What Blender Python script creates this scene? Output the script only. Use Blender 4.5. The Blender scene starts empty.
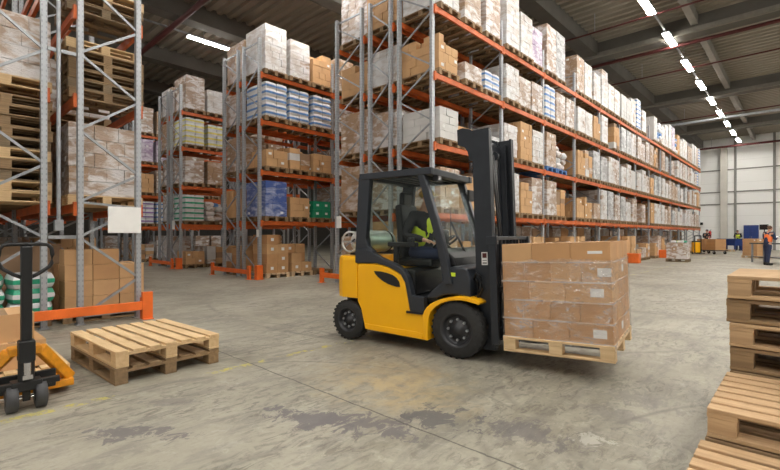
import bpy, math, random
from mathutils import Vector, Matrix, Euler
C = bpy.context.scene.collection
R = math.radians
YAW = 43.2
CS, SN = math.cos(R(YAW)), math.sin(R(YAW))
rnd = random.Random(7)

# ------------------------------------------------------------------ materials
class NT:
    def __init__(s, name):
        s.m = bpy.data.materials.new(name); s.m.use_nodes = True
        s.t = s.m.node_tree; s.p = s.t.nodes['Principled BSDF']; s.out = s.t.nodes['Material Output']
    def n(s, typ, ins=None, **kw):
        o = s.t.nodes.new(typ)
        for k, v in kw.items(): setattr(o, k, v)
        for k, v in (ins or {}).items(): s.put(o.inputs[k], v)
        return o
    def put(s, sock, v):
        if isinstance(v, bpy.types.NodeSocket): s.t.links.new(v, sock)
        else:
            if hasattr(sock.default_value, '__len__') and not hasattr(v, '__len__'): v = (v, v, v)
            if sock.type == 'RGBA' and len(v) == 3: v = (*v, 1)
            sock.default_value = v
    def math(s, op, a, b=0.0, c=0.0):
        return s.n('ShaderNodeMath', {0: a, 1: b, 2: c}, operation=op).outputs[0]
    def mix(s, f, a, b):
        o = s.n('ShaderNodeMix', data_type='RGBA')
        s.put(o.inputs[0], f); s.put(o.inputs[6], a); s.put(o.inputs[7], b)
        return o.outputs[2]
    def coord(s, kind='Object', scale=(1, 1, 1)):
        tc = s.n('ShaderNodeTexCoord').outputs[kind] if kind != 'World' else s.n('ShaderNodeNewGeometry').outputs['Position']
        return s.n('ShaderNodeMapping', {'Vector': tc, 'Scale': scale}).outputs[0]
    def noise(s, vec, scale, detail=3, rough=.55, dist=0.0):
        return s.n('ShaderNodeTexNoise', {'Vector': vec, 'Scale': scale, 'Detail': detail, 'Roughness': rough, 'Distortion': dist}).outputs[0]
    def ramp(s, f, lo, hi):
        return s.n('ShaderNodeMapRange', {0: f, 1: lo, 2: hi, 3: 0.0, 4: 1.0}).outputs[0]
    def rand(s): return s.n('ShaderNodeObjectInfo').outputs['Random']
    def bump(s, h, strength=.3, dist=.01):
        s.put(s.p.inputs['Normal'], s.n('ShaderNodeBump', {'Height': h, 'Strength': strength, 'Distance': dist}).outputs[0])
    def fin(s, col, rough=.6, metal=0.0, spec=None):
        s.put(s.p.inputs['Base Color'], col); s.put(s.p.inputs['Roughness'], rough); s.put(s.p.inputs['Metallic'], metal)
        if spec is not None: s.p.inputs['Specular IOR Level'].default_value = spec
        return s.m

def shade(c, k): return tuple(min(1, x * k) for x in c)
def simple(name, col, rough=.5, metal=0.0, var=.12, scale=6.0, bump=0.0, spec=None):
    t = NT(name); f = t.noise(t.coord(), scale, 4)
    c = t.mix(t.ramp(f, .3, .7), shade(col, 1 - var), shade(col, 1 + var))
    if bump: t.bump(f, bump)
    return t.fin(c, rough, metal, spec)

def wood(name, c1, c2, dark, stretch=(1, 9, 9)):
    t = NT(name)
    g = t.noise(t.coord(scale=stretch), 3.5, 5, .6, .3)
    b = t.noise(t.coord(), 2.2, 3)
    c = t.mix(t.ramp(g, .35, .65), c1, c2)
    c = t.mix(t.math('MULTIPLY', t.ramp(b, .45, .75), .45), c, dark)
    c = t.mix(t.math('MULTIPLY', t.rand(), .35), c, dark)
    t.bump(g, .25); return t.fin(c, .75)

def carton(name, col, var=.1):
    t = NT(name); f = t.noise(t.coord(), 3.0, 3); g = t.noise(t.coord(scale=(1, 1, 12)), 9, 2)
    c = t.mix(t.ramp(f, .3, .7), shade(col, .9), shade(col, 1.1))
    c = t.mix(t.math('MULTIPLY', t.rand(), .3), c, shade(col, .7))
    t.bump(g, .06); return t.fin(c, .7)

def wrap(name, base, film=(.80, .78, .76), lo=.42, hi=.62, rough=.32):
    """goods seen through creased stretch film"""
    t = NT(name)
    a = t.noise(t.coord(scale=(1, 1, 2.6)), 3.2, 4, .55, .7)
    b = t.noise(t.coord(scale=(1, 1, .8)), 1.7, 2)
    cr = t.noise(t.coord(scale=(1.5, 1.5, 9)), 4.5, 4, .6, 1.4)
    f = t.ramp(t.math('ADD', a, t.math('MULTIPLY', t.math('SUBTRACT', b, .5), .5)), lo, hi)
    bc = t.mix(t.math('MULTIPLY', t.rand(), .35), base, shade(base, .75))
    c = t.mix(f, bc, film)
    t.bump(cr, .55, .02)
    return t.fin(c, rough, 0.0, .6)

M = {}
M['galv'] = simple('galvanised_steel', (.36, .38, .41), .42, .55, .16, 9)
t = NT('perforated_galvanised_steel')                                   # rows of slots down the post faces
sx = t.n('ShaderNodeSeparateXYZ', {0: t.n('ShaderNodeTexCoord').outputs['Object']})
zz = t.math('ABSOLUTE', t.math('SUBTRACT', t.math('FRACT', t.math('DIVIDE', sx.outputs[2], .075)), .5))
def _col(o):
    return t.math('LESS_THAN', t.math('ABSOLUTE', t.math('SUBTRACT', t.math('ABSOLUTE', o), .024)), .0075)
hole = t.math('MULTIPLY', t.math('LESS_THAN', zz, .2), t.math('MAXIMUM', _col(sx.outputs[0]), _col(sx.outputs[1])))
fn = t.noise(t.coord(), 8, 4)
M['post'] = t.fin(t.mix(t.math('MULTIPLY', hole, .32), t.mix(fn, (.33, .35, .38), (.46, .48, .51)), (.06, .06, .07)), .45, .4)
M['orange'] = simple('orange_enamel', (.80, .155, .022), .45, 0, .12, 4)
M['orange_far'] = simple('orange_rack_beam_enamel', (.58, .12, .022), .5, 0, .2, 3)
M['wood'] = wood('fresh_pine', (.74, .57, .38), (.62, .45, .28), (.46, .31, .18))
M['wood_y'] = wood('pine_boards', (.80, .59, .34), (.67, .47, .25), (.46, .30, .16))
M['wood_old'] = wood('weathered_pine', (.36, .235, .12), (.25, .16, .08), (.15, .10, .06))
M['wood_mid'] = wood('warm_brown_pine', (.60, .41, .23), (.46, .30, .16), (.30, .19, .10))
M['wood_grey'] = wood('grey_weathered_pine', (.31, .225, .135), (.21, .15, .09), (.13, .095, .06))
M['blue_wood'] = simple('blue_painted_wood', (.05, .16, .42), .6)
M['carton'] = carton('brown_cardboard', (.54, .30, .135))
M['carton_l'] = carton('light_brown_cardboard', (.60, .36, .175))
M['carton_w'] = carton('white_cardboard', (.64, .63, .62))
M['carton_d'] = carton('dark_cardboard', (.33, .21, .125))
M['paper'] = simple('white_paper', (.80, .80, .79), .6, 0, .03)
M['tape'] = simple('packing_tape', (.48, .33, .2), .25, 0, .08)
M['w_white'] = wrap('film_over_white_cartons', (.55, .50, .47), (.70, .70, .71), .36, .58)
M['w_pink'] = wrap('film_over_pale_cartons', (.42, .30, .22), (.70, .67, .67), .43, .60)
M['w_brown'] = wrap('film_over_brown_cartons', (.43, .28, .17), (.66, .60, .57), .47, .68)
M['w_blue'] = wrap('film_over_blue_goods', (.07, .13, .40), (.50, .55, .72), .44, .72)
M['w_grey'] = wrap('film_over_grey_goods', (.34, .34, .35), (.62, .63, .64), .40, .62)
M['w_lilac'] = wrap('film_over_lilac_goods', (.36, .25, .42), (.66, .61, .69), .36, .58)
M['bag_w'] = simple('white_bag', (.66, .67, .69), .4, 0, .06, 7, .3)
M['bag_b'] = simple('blue_print', (.12, .27, .58), .4, 0, .25, 9)
M['bag_y'] = simple('yellow_print', (.74, .68, .18), .4, 0, .2, 9)
M['bag_g'] = simple('green_print', (.03, .35, .2), .4, 0, .35, 9)
M['bag_p'] = simple('purple_print', (.26, .16, .40), .4, 0, .3, 9)
M['green'] = simple('green_plastic', (.01, .25, .13), .45)
M['black'] = simple('black_plastic', (.010, .0105, .012), .45, 0, .15)
M['anth'] = simple('anthracite_paint', (.026, .031, .040), .36, .1, .1, 5, spec=.6)
M['mast'] = simple('dark_grey_mast_steel', (.022, .026, .033), .42, .15, .18, 5)
M['yellow'] = simple('yellow_machine_paint', (1.0, .49, .006), .3, 0, .04, 2, spec=.5)
M['jack'] = simple('worn_yellow_paint', (.75, .30, .015), .45, 0, .22, 14)
M['rubber'] = simple('tyre_rubber', (.022, .022, .022), .75, 0, .25, 20, .3)
M['greyrub'] = simple('grey_polyurethane', (.055, .055, .06), .55, 0, .2)
M['rim'] = simple('dark_grey_rim', (.035, .036, .04), .4, .2, .15)
M['chrome'] = simple('bright_steel', (.6, .6, .62), .25, .9, .1)
M['tank'] = simple('brushed_aluminium_tank', (.62, .64, .63), .35, .55, .1)
M['skin'] = simple('skin', (.60, .33, .22), .5, 0, .06)
M['hair'] = simple('brown_hair', (.12, .06, .03), .6)
M['hi_y'] = simple('high_visibility_yellow', (.62, .78, .04), .6, 0, .06, 9)
M['hi_o'] = simple('high_visibility_orange', (.95, .20, .04), .6, 0, .06, 9)
M['cl_black'] = simple('black_cloth', (.02, .02, .024), .85)
M['cl_navy'] = simple('navy_cloth', (.025, .035, .085), .85)
M['cap'] = simple('mustard_cap', (.50, .33, .07), .7)
M['blue'] = simple('blue_enamel', (.012, .04, .19), .4)
M['red'] = simple('red_enamel', (.55, .02, .02), .4)
M['redpipe'] = simple('dark_red_pipe_paint', (.075, .010, .009), .6, 0, .15, 3)
M['screen'] = simple('dark_screen', (.02, .022, .025), .2)
M['dark_wall'] = simple('dim_concrete', (.10, .095, .085), .9)
M['concrete'] = simple('grey_concrete', (.25, .245, .23), .85, 0, .12, 1.5, .1)
M['roofbeam'] = simple('dark_concrete_beam', (.11, .103, .09), .85, 0, .18, .8, .1)
M['beamlip'] = simple('beam_flange', (.19, .18, .155), .8)
M['column'] = simple('pale_painted_concrete', (.56, .54, .49), .8, 0, .06, 1.5)
M['purlin'] = simple('light_concrete_beam', (.23, .215, .19), .85, 0, .12, 1.5)

def glass(name, tint, gloss=.10, rough=.03):
    t = NT(name); t.t.nodes.remove(t.p)
    tr = t.n('ShaderNodeBsdfTransparent', {'Color': tint}); gl = t.n('ShaderNodeBsdfGlossy', {'Color': (.9, .95, .95), 'Roughness': rough})
    fr = t.n('ShaderNodeLayerWeight', {'Blend': .5})
    f = t.math('ADD', t.math('MULTIPLY', t.math('POWER', fr.outputs[1], 5.0), .25), gloss)
    mx = t.n('ShaderNodeMixShader', {0: f, 1: tr.outputs[0], 2: gl.outputs[0]})
    t.t.links.new(mx.outputs[0], t.out.inputs[0]); return t.m
M['glass'] = glass('cab_glass', (.86, .91, .88), .02, .18)
t = NT('stretch_film'); t.t.nodes.remove(t.p)                            # thin clear film with milky creases
cr = t.noise(t.coord(scale=(1, 1, 2.2)), 7, 5, .65, 1.6); bl = t.noise(t.coord(), 2.6, 2)
zf = t.n('ShaderNodeSeparateXYZ', {0: t.n('ShaderNodeTexCoord').outputs['Object']}).outputs[2]
band = t.math('LESS_THAN', t.math('ABSOLUTE', t.math('SUBTRACT', t.math('FRACT', t.math('DIVIDE', t.math('SUBTRACT', zf, .2165), .179)), .5)), .045)
f = t.math('MULTIPLY', t.ramp(t.math('ADD', cr, t.math('MULTIPLY', bl, .5)), .74, 1.02), .50)
f = t.math('MAXIMUM', f, t.math('MULTIPLY', band, t.math('MULTIPLY', t.ramp(bl, .3, .6), .5)))
df = t.n('ShaderNodeBsdfPrincipled', {'Base Color': (.86, .82, .80), 'Roughness': .25})
tr = t.n('ShaderNodeBsdfTransparent', {'Color': (.96, .95, .94)})
bp = t.n('ShaderNodeBump', {'Height': t.noise(t.coord(scale=(1.5, 1.5, 7)), 5, 4, .6, 1.5), 'Strength': .9, 'Distance': .02})
gl = t.n('ShaderNodeBsdfGlossy', {'Roughness': .16, 'Normal': bp.outputs[0]})
mg = t.n('ShaderNodeMixShader', {0: .13, 1: tr.outputs[0], 2: gl.outputs[0]})
mx = t.n('ShaderNodeMixShader', {0: f, 1: mg.outputs[0], 2: df.outputs[0]})
t.t.links.new(mx.outputs[0], t.out.inputs[0]); M['film'] = t.m

t = NT('lamp_diffuser'); t.fin((1, 1, 1), .5)
t.p.inputs['Emission Color'].default_value = (1.0, .955, .88, 1); t.p.inputs['Emission Strength'].default_value = 86.0
M['lamp'] = t.m

# floor: worn, stained power-floated concrete
t = NT('worn_concrete_floor'); P = t.coord('World'); sep = t.n('ShaderNodeSeparateXYZ', {0: P}); X, Y = sep.outputs[0], sep.outputs[1]
n1 = t.noise(P, .55, 5, .6, .4); n2 = t.noise(P, 3.2, 6, .68, .6); n3 = t.noise(t.coord('World', (4.2, 1.0, 1)), 1.5, 6, .68, .5); n4 = t.noise(P, 26, 4, .7)
c = t.mix(t.ramp(n1, .35, .65), (.205, .19, .145), (.38, .355, .29))
c = t.mix(t.math('MULTIPLY', t.ramp(n2, .42, .68), .6), c, (.43, .405, .335))
c = t.mix(t.math('MULTIPLY', t.ramp(n3, .48, .68), .6), c, (.155, .148, .135))
c = t.mix(t.math('MULTIPLY', t.ramp(n4, .5, .75), .3), c, (.16, .155, .14))
n5 = t.noise(t.coord('World', (2.6, 1.0, 1)), 5.5, 6, .75, .9); n6 = t.noise(P, .9, 4, .6)
c = t.mix(t.math('MULTIPLY', t.math('MULTIPLY', t.ramp(n5, .50, .60), t.ramp(n6, .38, .56)), .72), c, (.135, .125, .105))
c = t.mix(t.math('MULTIPLY', t.ramp(t.noise(P, 7.5, 6, .7, 1.0), .56, .66), .35), c, (.48, .46, .40))
def blob(cx, cy, rx, ry, ang=0.0, soft=.5):
    ca, sa = math.cos(R(ang)), math.sin(R(ang))
    dx, dy = t.math('SUBTRACT', X, cx), t.math('SUBTRACT', Y, cy)
    u = t.math('DIVIDE', t.math('ADD', t.math('MULTIPLY', dx, ca), t.math('MULTIPLY', dy, sa)), rx)
    v = t.math('DIVIDE', t.math('SUBTRACT', t.math('MULTIPLY', dy, ca), t.math('MULTIPLY', dx, sa)), ry)
    d = t.math('SQRT', t.math('ADD', t.math('MULTIPLY', u, u), t.math('MULTIPLY', v, v)))
    return t.math('SUBTRACT', 1.0, d)
e1 = t.noise(P, 2.4, 6, .72, .8)
yel = t.ramp(t.math('ADD', blob(-2.6, 2.8, .95, .7), t.math('MULTIPLY', t.math('SUBTRACT', e1, .5), 2.2)), .05, .75)
c = t.mix(t.math('MULTIPLY', t.math('MULTIPLY', yel, t.ramp(t.noise(P, 5.0, 5, .7, .8), .36, .56)), .75), c, (.44, .34, .19))
e2 = t.noise(t.coord('World', (1.7, 1.0, 1)), 4.2, 7, .74, 1.2)
def patch(cx, cy, rx, ry, ang, k, col=(.135, .125, .13)):
    global c
    b = t.math('ADD', blob(cx, cy, rx, ry, ang), t.math('MULTIPLY', t.math('SUBTRACT', e2, .5), 4.2))
    c = t.mix(t.math('MULTIPLY', t.ramp(b, .40, .52), k), c, col)
patch(-2.58, 1.9, .50, .22, 25, .9); patch(-2.15, 2.12, .46, .27, 25, .85); patch(-1.86, 2.5, .36, .30, 30, .85, (.11, .105, .105)); patch(-1.3, 2.75, .45, .25, 20, .7, (.13, .12, .12))
patch(-3.2, .95, .45, .17, 40, .8); patch(-3.6, 1.3, .3, .12, 40, .45); patch(-1.0, 3.4, .35, .3, 0, .35); patch(-.9, 3.9, .4, .3, 0, .3)
wht = t.ramp(t.math('ADD', blob(-1.0, 2.9, .22, .13), t.math('MULTIPLY', t.math('SUBTRACT', e2, .5), 4.5)), .5, .65)
c = t.mix(t.math('MULTIPLY', wht, .6), c, (.52, .50, .44))
# joints and cracks
wob = t.math('MULTIPLY', t.math('SUBTRACT', n2, .5), .05)
def joint(axis, at, w=.007, k=.75):
    global c
    d = t.math('ABSOLUTE', t.math('SUBTRACT', t.math('ADD', axis, wob), at))
    c = t.mix(t.math('MULTIPLY', t.math('LESS_THAN', d, w), k), c, (.055, .05, .045))
joint(Y, 2.28); joint(Y, 8.3, .012, .5); joint(Y, 14.5, .02, .5); joint(X, -4.5, .01, .5); joint(X, 1.7)
# tyre scuffs: arcs
def arc(cx, cy, r, w, k):
    global c
    dx, dy = t.math('SUBTRACT', X, cx), t.math('SUBTRACT', Y, cy)
    d = t.math('SQRT', t.math('ADD', t.math('MULTIPLY', dx, dx), t.math('MULTIPLY', dy, dy)))
    d = t.math('ABSOLUTE', t.math('SUBTRACT', t.math('ADD', d, t.math('MULTIPLY', wob, .6)), r))
    c = t.mix(t.math('MULTIPLY', t.math('MULTIPLY', t.math('SUBTRACT', 1.0, t.ramp(d, 0.0, w)), t.ramp(n1, .4, .6)), k), c, (.07, .068, .065))
arc(1.5, 6.5, 4.6, .05, .5); arc(1.5, 6.5, 4.9, .05, .4); arc(-4.5, -.5, 4.2, .045, .5); arc(-6, 9.5, 6.2, .07, .4); arc(-2, 12, 5.2, .08, .35); arc(-12, 3, 5.5, .1, .35)
arc(-2.4, 1.2, 2.0, .02, .6); arc(2.5, 2.2, 3.6, .03, .5)
# worn yellow lane line
ln = t.math('LESS_THAN', t.math('ABSOLUTE', t.math('SUBTRACT', X, -4.06)), .045)
wear = t.ramp(t.noise(P, 5.5, 5, .75), .51, .58)
c = t.mix(t.math('MULTIPLY', t.math('MULTIPLY', ln, wear), t.ramp(t.noise(P, 1.0, 1), .40, .5)), c, (.50, .44, .10))
t.bump(n2, .12, .01)
M['floor'] = t.fin(c, t.math('ADD', .34, t.math('MULTIPLY', n2, .36)), 0, .35)

t = NT('white_wall_panels'); P = t.coord('World'); sp = t.n('ShaderNodeSeparateXYZ', {0: P})
zl = t.math('LESS_THAN', t.math('FRACT', t.math('DIVIDE', sp.outputs[2], 1.0)), .03)
M['wall'] = t.fin(t.mix(t.math('MULTIPLY', zl, .25), t.mix(t.noise(P, .4, 3), (.80, .80, .78), (.86, .86, .84)), (.4, .4, .39)), .7)
t = NT('trapezoidal_roof_sheet'); P = t.coord('World')
M['deck'] = t.fin(t.mix(t.noise(P, .6, 3), (.23, .205, .165), (.29, .26, .21)), .6, .1)

# ------------------------------------------------------------------ mesh helpers
class MB:
    def __init__(s): s.v = []; s.f = []; s.mi = []; s.mats = []; s.sm = []
    def slot(s, m):
        if m not in s.mats: s.mats.append(m)
        return s.mats.index(m)
    def add(s, vs, fs, m, mtx=None, smooth=False):
        b = len(s.v); k = s.slot(m)
        for p in vs:
            p = Vector(p); s.v.append(tuple(mtx @ p if mtx else p))
        for f in fs: s.f.append([b + i for i in f]); s.mi.append(k); s.sm.append(smooth)
        return s
    def box(s, c, d, m, rot=None, mtx=None):
        x, y, z = d[0] / 2, d[1] / 2, d[2] / 2
        vs = [Vector(p) for p in ((-x, -y, -z), (x, -y, -z), (x, y, -z), (-x, y, -z), (-x, -y, z), (x, -y, z), (x, y, z), (-x, y, z))]
        if rot: r = Euler(rot).to_matrix(); vs = [r @ p for p in vs]
        vs = [p + Vector(c) for p in vs]
        return s.add(vs, [(0, 3, 2, 1), (4, 5, 6, 7), (0, 1, 5, 4), (1, 2, 6, 5), (2, 3, 7, 6), (3, 0, 4, 7)], m, mtx)
    def bb(s, lo, hi, m, mtx=None):
        return s.box([(a + b) / 2 for a, b in zip(lo, hi)], [abs(b - a) for a, b in zip(lo, hi)], m, None, mtx)
    def bar(s, a, b, w, h, m, mtx=None):
        a, b = Vector(a), Vector(b); d = b - a; L = d.length; q = d.to_track_quat('X', 'Z').to_matrix()
        vs = [q @ Vector((x, y, z)) + a for x in (0, L) for y, z in ((-w / 2, -h / 2), (w / 2, -h / 2), (w / 2, h / 2), (-w / 2, h / 2))]
        return s.add(vs, [(0, 1, 2, 3), (7, 6, 5, 4), (0, 4, 5, 1), (1, 5, 6, 2), (2, 6, 7, 3), (3, 7, 4, 0)], m, mtx)
    def lathe(s, a, axis, prof, m, seg=24, mtx=None, close=True):
        """prof: (distance along axis, radius)"""
        a = Vector(a); q = Vector(axis).to_track_quat('X', 'Z').to_matrix(); vs = []; fs = []
        for (d, r) in prof:
            for i in range(seg):
                w = 2 * math.pi * i / seg; vs.append(q @ Vector((d, r * math.cos(w), r * math.sin(w))) + a)
        for j in range(len(prof) - 1):
            for i in range(seg):
                i2 = (i + 1) % seg; fs.append((j * seg + i, j * seg + i2, (j + 1) * seg + i2, (j + 1) * seg + i))
        s.add(vs, fs, m, mtx, True)
        if close:
            s.add(vs[:seg], [tuple(range(seg))[::-1]], m, mtx); s.add(vs[-seg:], [tuple(range(seg))], m, mtx)
        return s
    def cyl(s, a, b, r, m, seg=14, mtx=None):
        a, b = Vector(a), Vector(b); return s.lathe(a, b - a, [(0, r), ((b - a).length, r)], m, seg, mtx)
    def tube(s, pts, r, m, seg=8, mtx=None):
        pts = [Vector(p) for p in pts]; vs = []; fs = []
        for i, p in enumerate(pts):
            d = (pts[min(i + 1, len(pts) - 1)] - pts[max(i - 1, 0)]).normalized(); q = d.to_track_quat('X', 'Z').to_matrix()
            for k in range(seg):
                w = 2 * math.pi * k / seg; vs.append(p + q @ Vector((0, r * math.cos(w), r * math.sin(w))))
        for j in range(len(pts) - 1):
            for k in range(seg):
                k2 = (k + 1) % seg; fs.append((j * seg + k, j * seg + k2, (j + 1) * seg + k2, (j + 1) * seg + k))
        fs += [tuple(range(seg))[::-1], tuple(range((len(pts) - 1) * seg, len(pts) * seg))]
        return s.add(vs, fs, m, mtx, True)
    def prism(s, prof, y0, y1, m, mtx=None):
        """prof: (x, z) outline, extruded along y"""
        n = len(prof); vs = [(x, y0, z) for x, z in prof] + [(x, y1, z) for x, z in prof]
        fs = [tuple(range(n)), tuple(range(2 * n - 1, n - 1, -1))] + [(i, i + n, (i + 1) % n + n, (i + 1) % n) for i in range(n)]
        return s.add(vs, fs, m, mtx)
    def puff(s, c, d, a, m, m2=None, n=4):
        """a bulging bag; m2 colours a printed band round its middle"""
        g = [-1 + 2 * i / n for i in range(n + 1)]
        for ax in range(3):
            for sg in (-1, 1):
                vs = []; fs = []; fm = []
                for i in range(n + 1):
                    for j in range(n + 1):
                        q = [0, 0, 0]; q[ax] = sg; q[(ax + 1) % 3] = g[i]; q[(ax + 2) % 3] = g[j]
                        x, y, z = q
                        p = (x * (1 - a * (y * y + z * z) / 2), y * (1 - a * (x * x + z * z) / 2), z * (1 - a * (y * y + x * x) / 2))
                        vs.append([c[k] + p[k] * d[k] / 2 for k in range(3)])
                lo = []; hi = []
                for i in range(n):
                    for j in range(n):
                        f = (i * (n + 1) + j, (i + 1) * (n + 1) + j, (i + 1) * (n + 1) + j + 1, i * (n + 1) + j + 1)
                        if sg < 0: f = f[::-1]
                        zc = sum(vs[k][2] for k in f) / 4 - c[2]
                        (hi if (m2 and ax != 2 and abs(zc) < d[2] * .15) else lo).append(f)
                if lo: s.add(vs, lo, m, None, True)
                if hi: s.add(vs, hi, m2, None, True)
        return s
    def mesh(s, name):
        me = bpy.data.meshes.new(name); me.from_pydata(s.v, [], s.f)
        for m in s.mats: me.materials.append(M[m])
        me.polygons.foreach_set('material_index', s.mi); me.polygons.foreach_set('use_smooth', s.sm)
        me.update(); return me
    def build(s, name, parent=None, loc=None, bevel=0.0, link=True, label=None):
        o = bpy.data.objects.new(name, s.mesh(name))
        if link: C.objects.link(o)
        if parent: o.parent = parent
        if loc: o.location = loc
        if bevel:
            b = o.modifiers.new('bevel', 'BEVEL'); b.width = bevel; b.segments = 2; b.limit_method = 'ANGLE'; b.angle_limit = R(40)
        if label: o['label'] = label
        return o

def tag(o, label, cat, group=None):
    o['label'] = label; o['category'] = cat
    if group: o['group'] = group
    return o
def thing(name, label, cat, loc=(0, 0, 0), rz=0.0, group=None):
    o = bpy.data.objects.new(name, None); C.objects.link(o); o.location = loc; o.rotation_euler = (0, 0, rz); o.empty_display_size = .2
    return tag(o, label, cat, group)
def struct(o): o['kind'] = 'structure'; return o
def copytree(o, parent=None):
    c = o.copy(); C.objects.link(c)
    if parent: c.parent = parent
    for ch in kids.get(o.name, []): copytree(ch, c)
    return c
kids = {}

# ------------------------------------------------------------------ room
XL, XR, YN, YF, ZC = -46.0, 16.0, -14.0, 50.0, 10.15
struct(MB().bb((XL, YN, -.2), (XR, YF, 0), 'floor').build('floor'))
m = MB(); pitch = .42                                                    # trapezoidal deck, ribs across
prof = [(YN, ZC)]
y = YN
while y < YF - pitch:
    prof += [(y + .12, ZC), (y + .17, ZC - .11), (y + .33, ZC - .11), (y + .38, ZC)]; y += pitch
prof += [(YF, ZC)]
vs = [(XL, a, b) for a, b in prof] + [(XR, a, b) for a, b in prof]; n = len(prof)
m.add(vs, [(i, i + 1, n + i + 1, n + i) for i in range(n - 1)], 'deck')
m.bb((XL, YN, ZC + .02), (XR, YF, ZC + .2), 'deck')
struct(m.build('ceiling'))
struct(MB().bb((XL - .3, YN, 0), (XL, YF, ZC), 'dark_wall').build('wall_left'))
struct(MB().bb((XR, YN, 0), (XR + .3, YF, ZC), 'concrete').build('wall_right'))
m = MB().bb((XL, YF, 0), (XR, YF + .3, ZC), 'wall')
wl = struct(m.build('wall_back'))
trims = MB()
for z in (4.1, 5.2, 7.2): trims.bb((-30, YF - .08, z - .05), (XR, YF, z + .05), 'concrete')
for x in (-22, -16, -10.4, -4.44, -1.79, 1.4): trims.bb((x - .09, YF - .12, 0), (x + .09, YF, ZC), 'concrete')
struct(trims.build('trim_1'))
for k, x in enumerate((-5.23, 4.5)):                                     # pale columns on the end wall
    struct(MB().bb((x - .25, YF - .5, 0), (x + .25, YF - .13, 9.3), 'column').build('trim_%d' % (k + 2), bevel=.03))
struct(MB().bb((-4.3, YF - .05, .0), (-1.9, YF, 4.0), 'wall').build('door_1'))

# roof beams
k = 4
for yb in (21.4, 31.9, 42.4):
    struct(MB().bb((XL, yb - .35, 9.35), (XR, yb + .25, ZC), 'roofbeam').bb((XL, yb - .45, 9.35), (XR, yb - .35, 9.55), 'beamlip').build('trim_%d' % k)); k += 1
for xb in (-32.2, -27.2, -22.2, -17.2, -12.2, -7.1):
    struct(MB().bb((xb - .3, YN, 9.45), (xb + .3, YF, ZC), 'roofbeam').build('trim_%d' % k)); k += 1
for xb in (-3.15, 2.4, 7.4):
    struct(MB().bb((xb - .12, YN, 9.66), (xb + .12, YF, ZC), 'purlin').build('trim_%d' % k)); k += 1
for yp, r, lab in ((6.6, .095, 'thick dark red sprinkler pipe crossing under the ribbed roof above the left racks'),
                   (21.9, .075, 'dark red pipe running under the nearest roof beam at right'),
                   (18.2, .035, 'thin red pipe crossing the roof before the nearest beam'),
                   (25.2, .035, 'thin red pipe crossing the roof between first and second beams'),
                   (36.2, .04, 'thin red pipe between the second and third roof beams'),
                   (48.6, .09, 'red pipe running along the top of the end wall')):
    z = 9.3 if yp < 50 else 9.0
    if yp == 48.6: z = 9.1
    m = MB().cyl((XL + 1 if yp < 8 else -26, yp, z), (XR - 1, yp, z), r, 'redpipe', 10)
    for xh in range(-24, 14, 6): m.bb((xh - .01, yp - .01, z), (xh + .01, yp + .01, ZC - .115), 'galv')
    tag(m.build('sprinkler_pipe'), lab, 'pipe', 'red roof pipes')
tag(MB().cyl((-7, 34.2, 8.6), (XR - 1, 34.2, 8.6), .085, 'galv', 12).build('air_duct'), 'grey metal duct pipe crossing the roof beyond the second beam', 'duct')

# lamp rows
housing = MB().bb((-.13, -.92, .03), (.13, .92, .10), 'galv').build('housing', link=False)
diff = MB().bb((-.11, -.88, 0), (.11, .88, .035), 'lamp').build('diffuser', link=False)
def lamp(x, y, z, lab, grp):
    t_ = thing('ceiling_light', lab, 'ceiling light', (x, y, z), 0, grp)
    for p in (housing, diff):
        c_ = p.copy(); C.objects.link(c_); c_.parent = t_
ords = ['first', 'second', 'third', 'fourth', 'fifth', 'sixth', 'seventh', 'eighth', 'ninth', 'tenth', 'eleventh', 'twelfth', 'thirteenth', 'fourteenth', 'fifteenth']
y0 = 17.4
for i in range(-6, 9):
    y = y0 + 3.74 * i
    if i < 0: lamp(-4.0, y, 9.3, 'white strip ceiling light over the centre aisle, above the view of the photo', 'centre aisle lights out of view')
    else: lamp(-4.0, y, 9.3, 'white strip ceiling light, %s visible in the row receding over the centre aisle' % ords[i], 'centre aisle strip lights')
for xr, nm in ((-18.1, 'left'), (-11.0, 'middle'), (1.4, 'added first right'), (5.0, 'added second right'), (9.2, 'added third right')):  # right rows are added, unseen, to light the racks more evenly
    for i in range(0, 12 if xr < 0 else 15):
        y = -8.5 + (4.2 if xr < 0 else 3.7) * i - .1
        if xr == -18.1: y += 0.0 if i != 4 else .05
        if xr == -11.0:
            if i > 8: continue
            y = [6.4, 8.2, 10.0, 21, 25.2, 29.4, 33.6, 37.8, 42][i]  # middle row is added, kept hidden, to brighten the left racks
        vis = xr == -18.1 and i == 4
        lamp(xr, y, 9.3, 'single white strip ceiling light above the left racks, beside the red pipe' if vis else
             'white strip ceiling light in the %s row, outside the view' % nm, None if vis else 'lights of the %s row' % nm)
for x, nm in ((-4.0, 'centre aisle'), (-18.1, 'left racks')):
    m = MB().bb((x - .03, YN + 1, 9.4), (x + .03, YF - 1, 9.46), 'galv')
    for yy in range(-8, 48, 8): m.bb((x - .01, yy, 9.46), (x + .01, yy + .02, ZC), 'galv')
    tag(m.build('light_rail'), 'thin grey rail carrying the strip lights over the ' + nm, 'rail')

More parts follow.
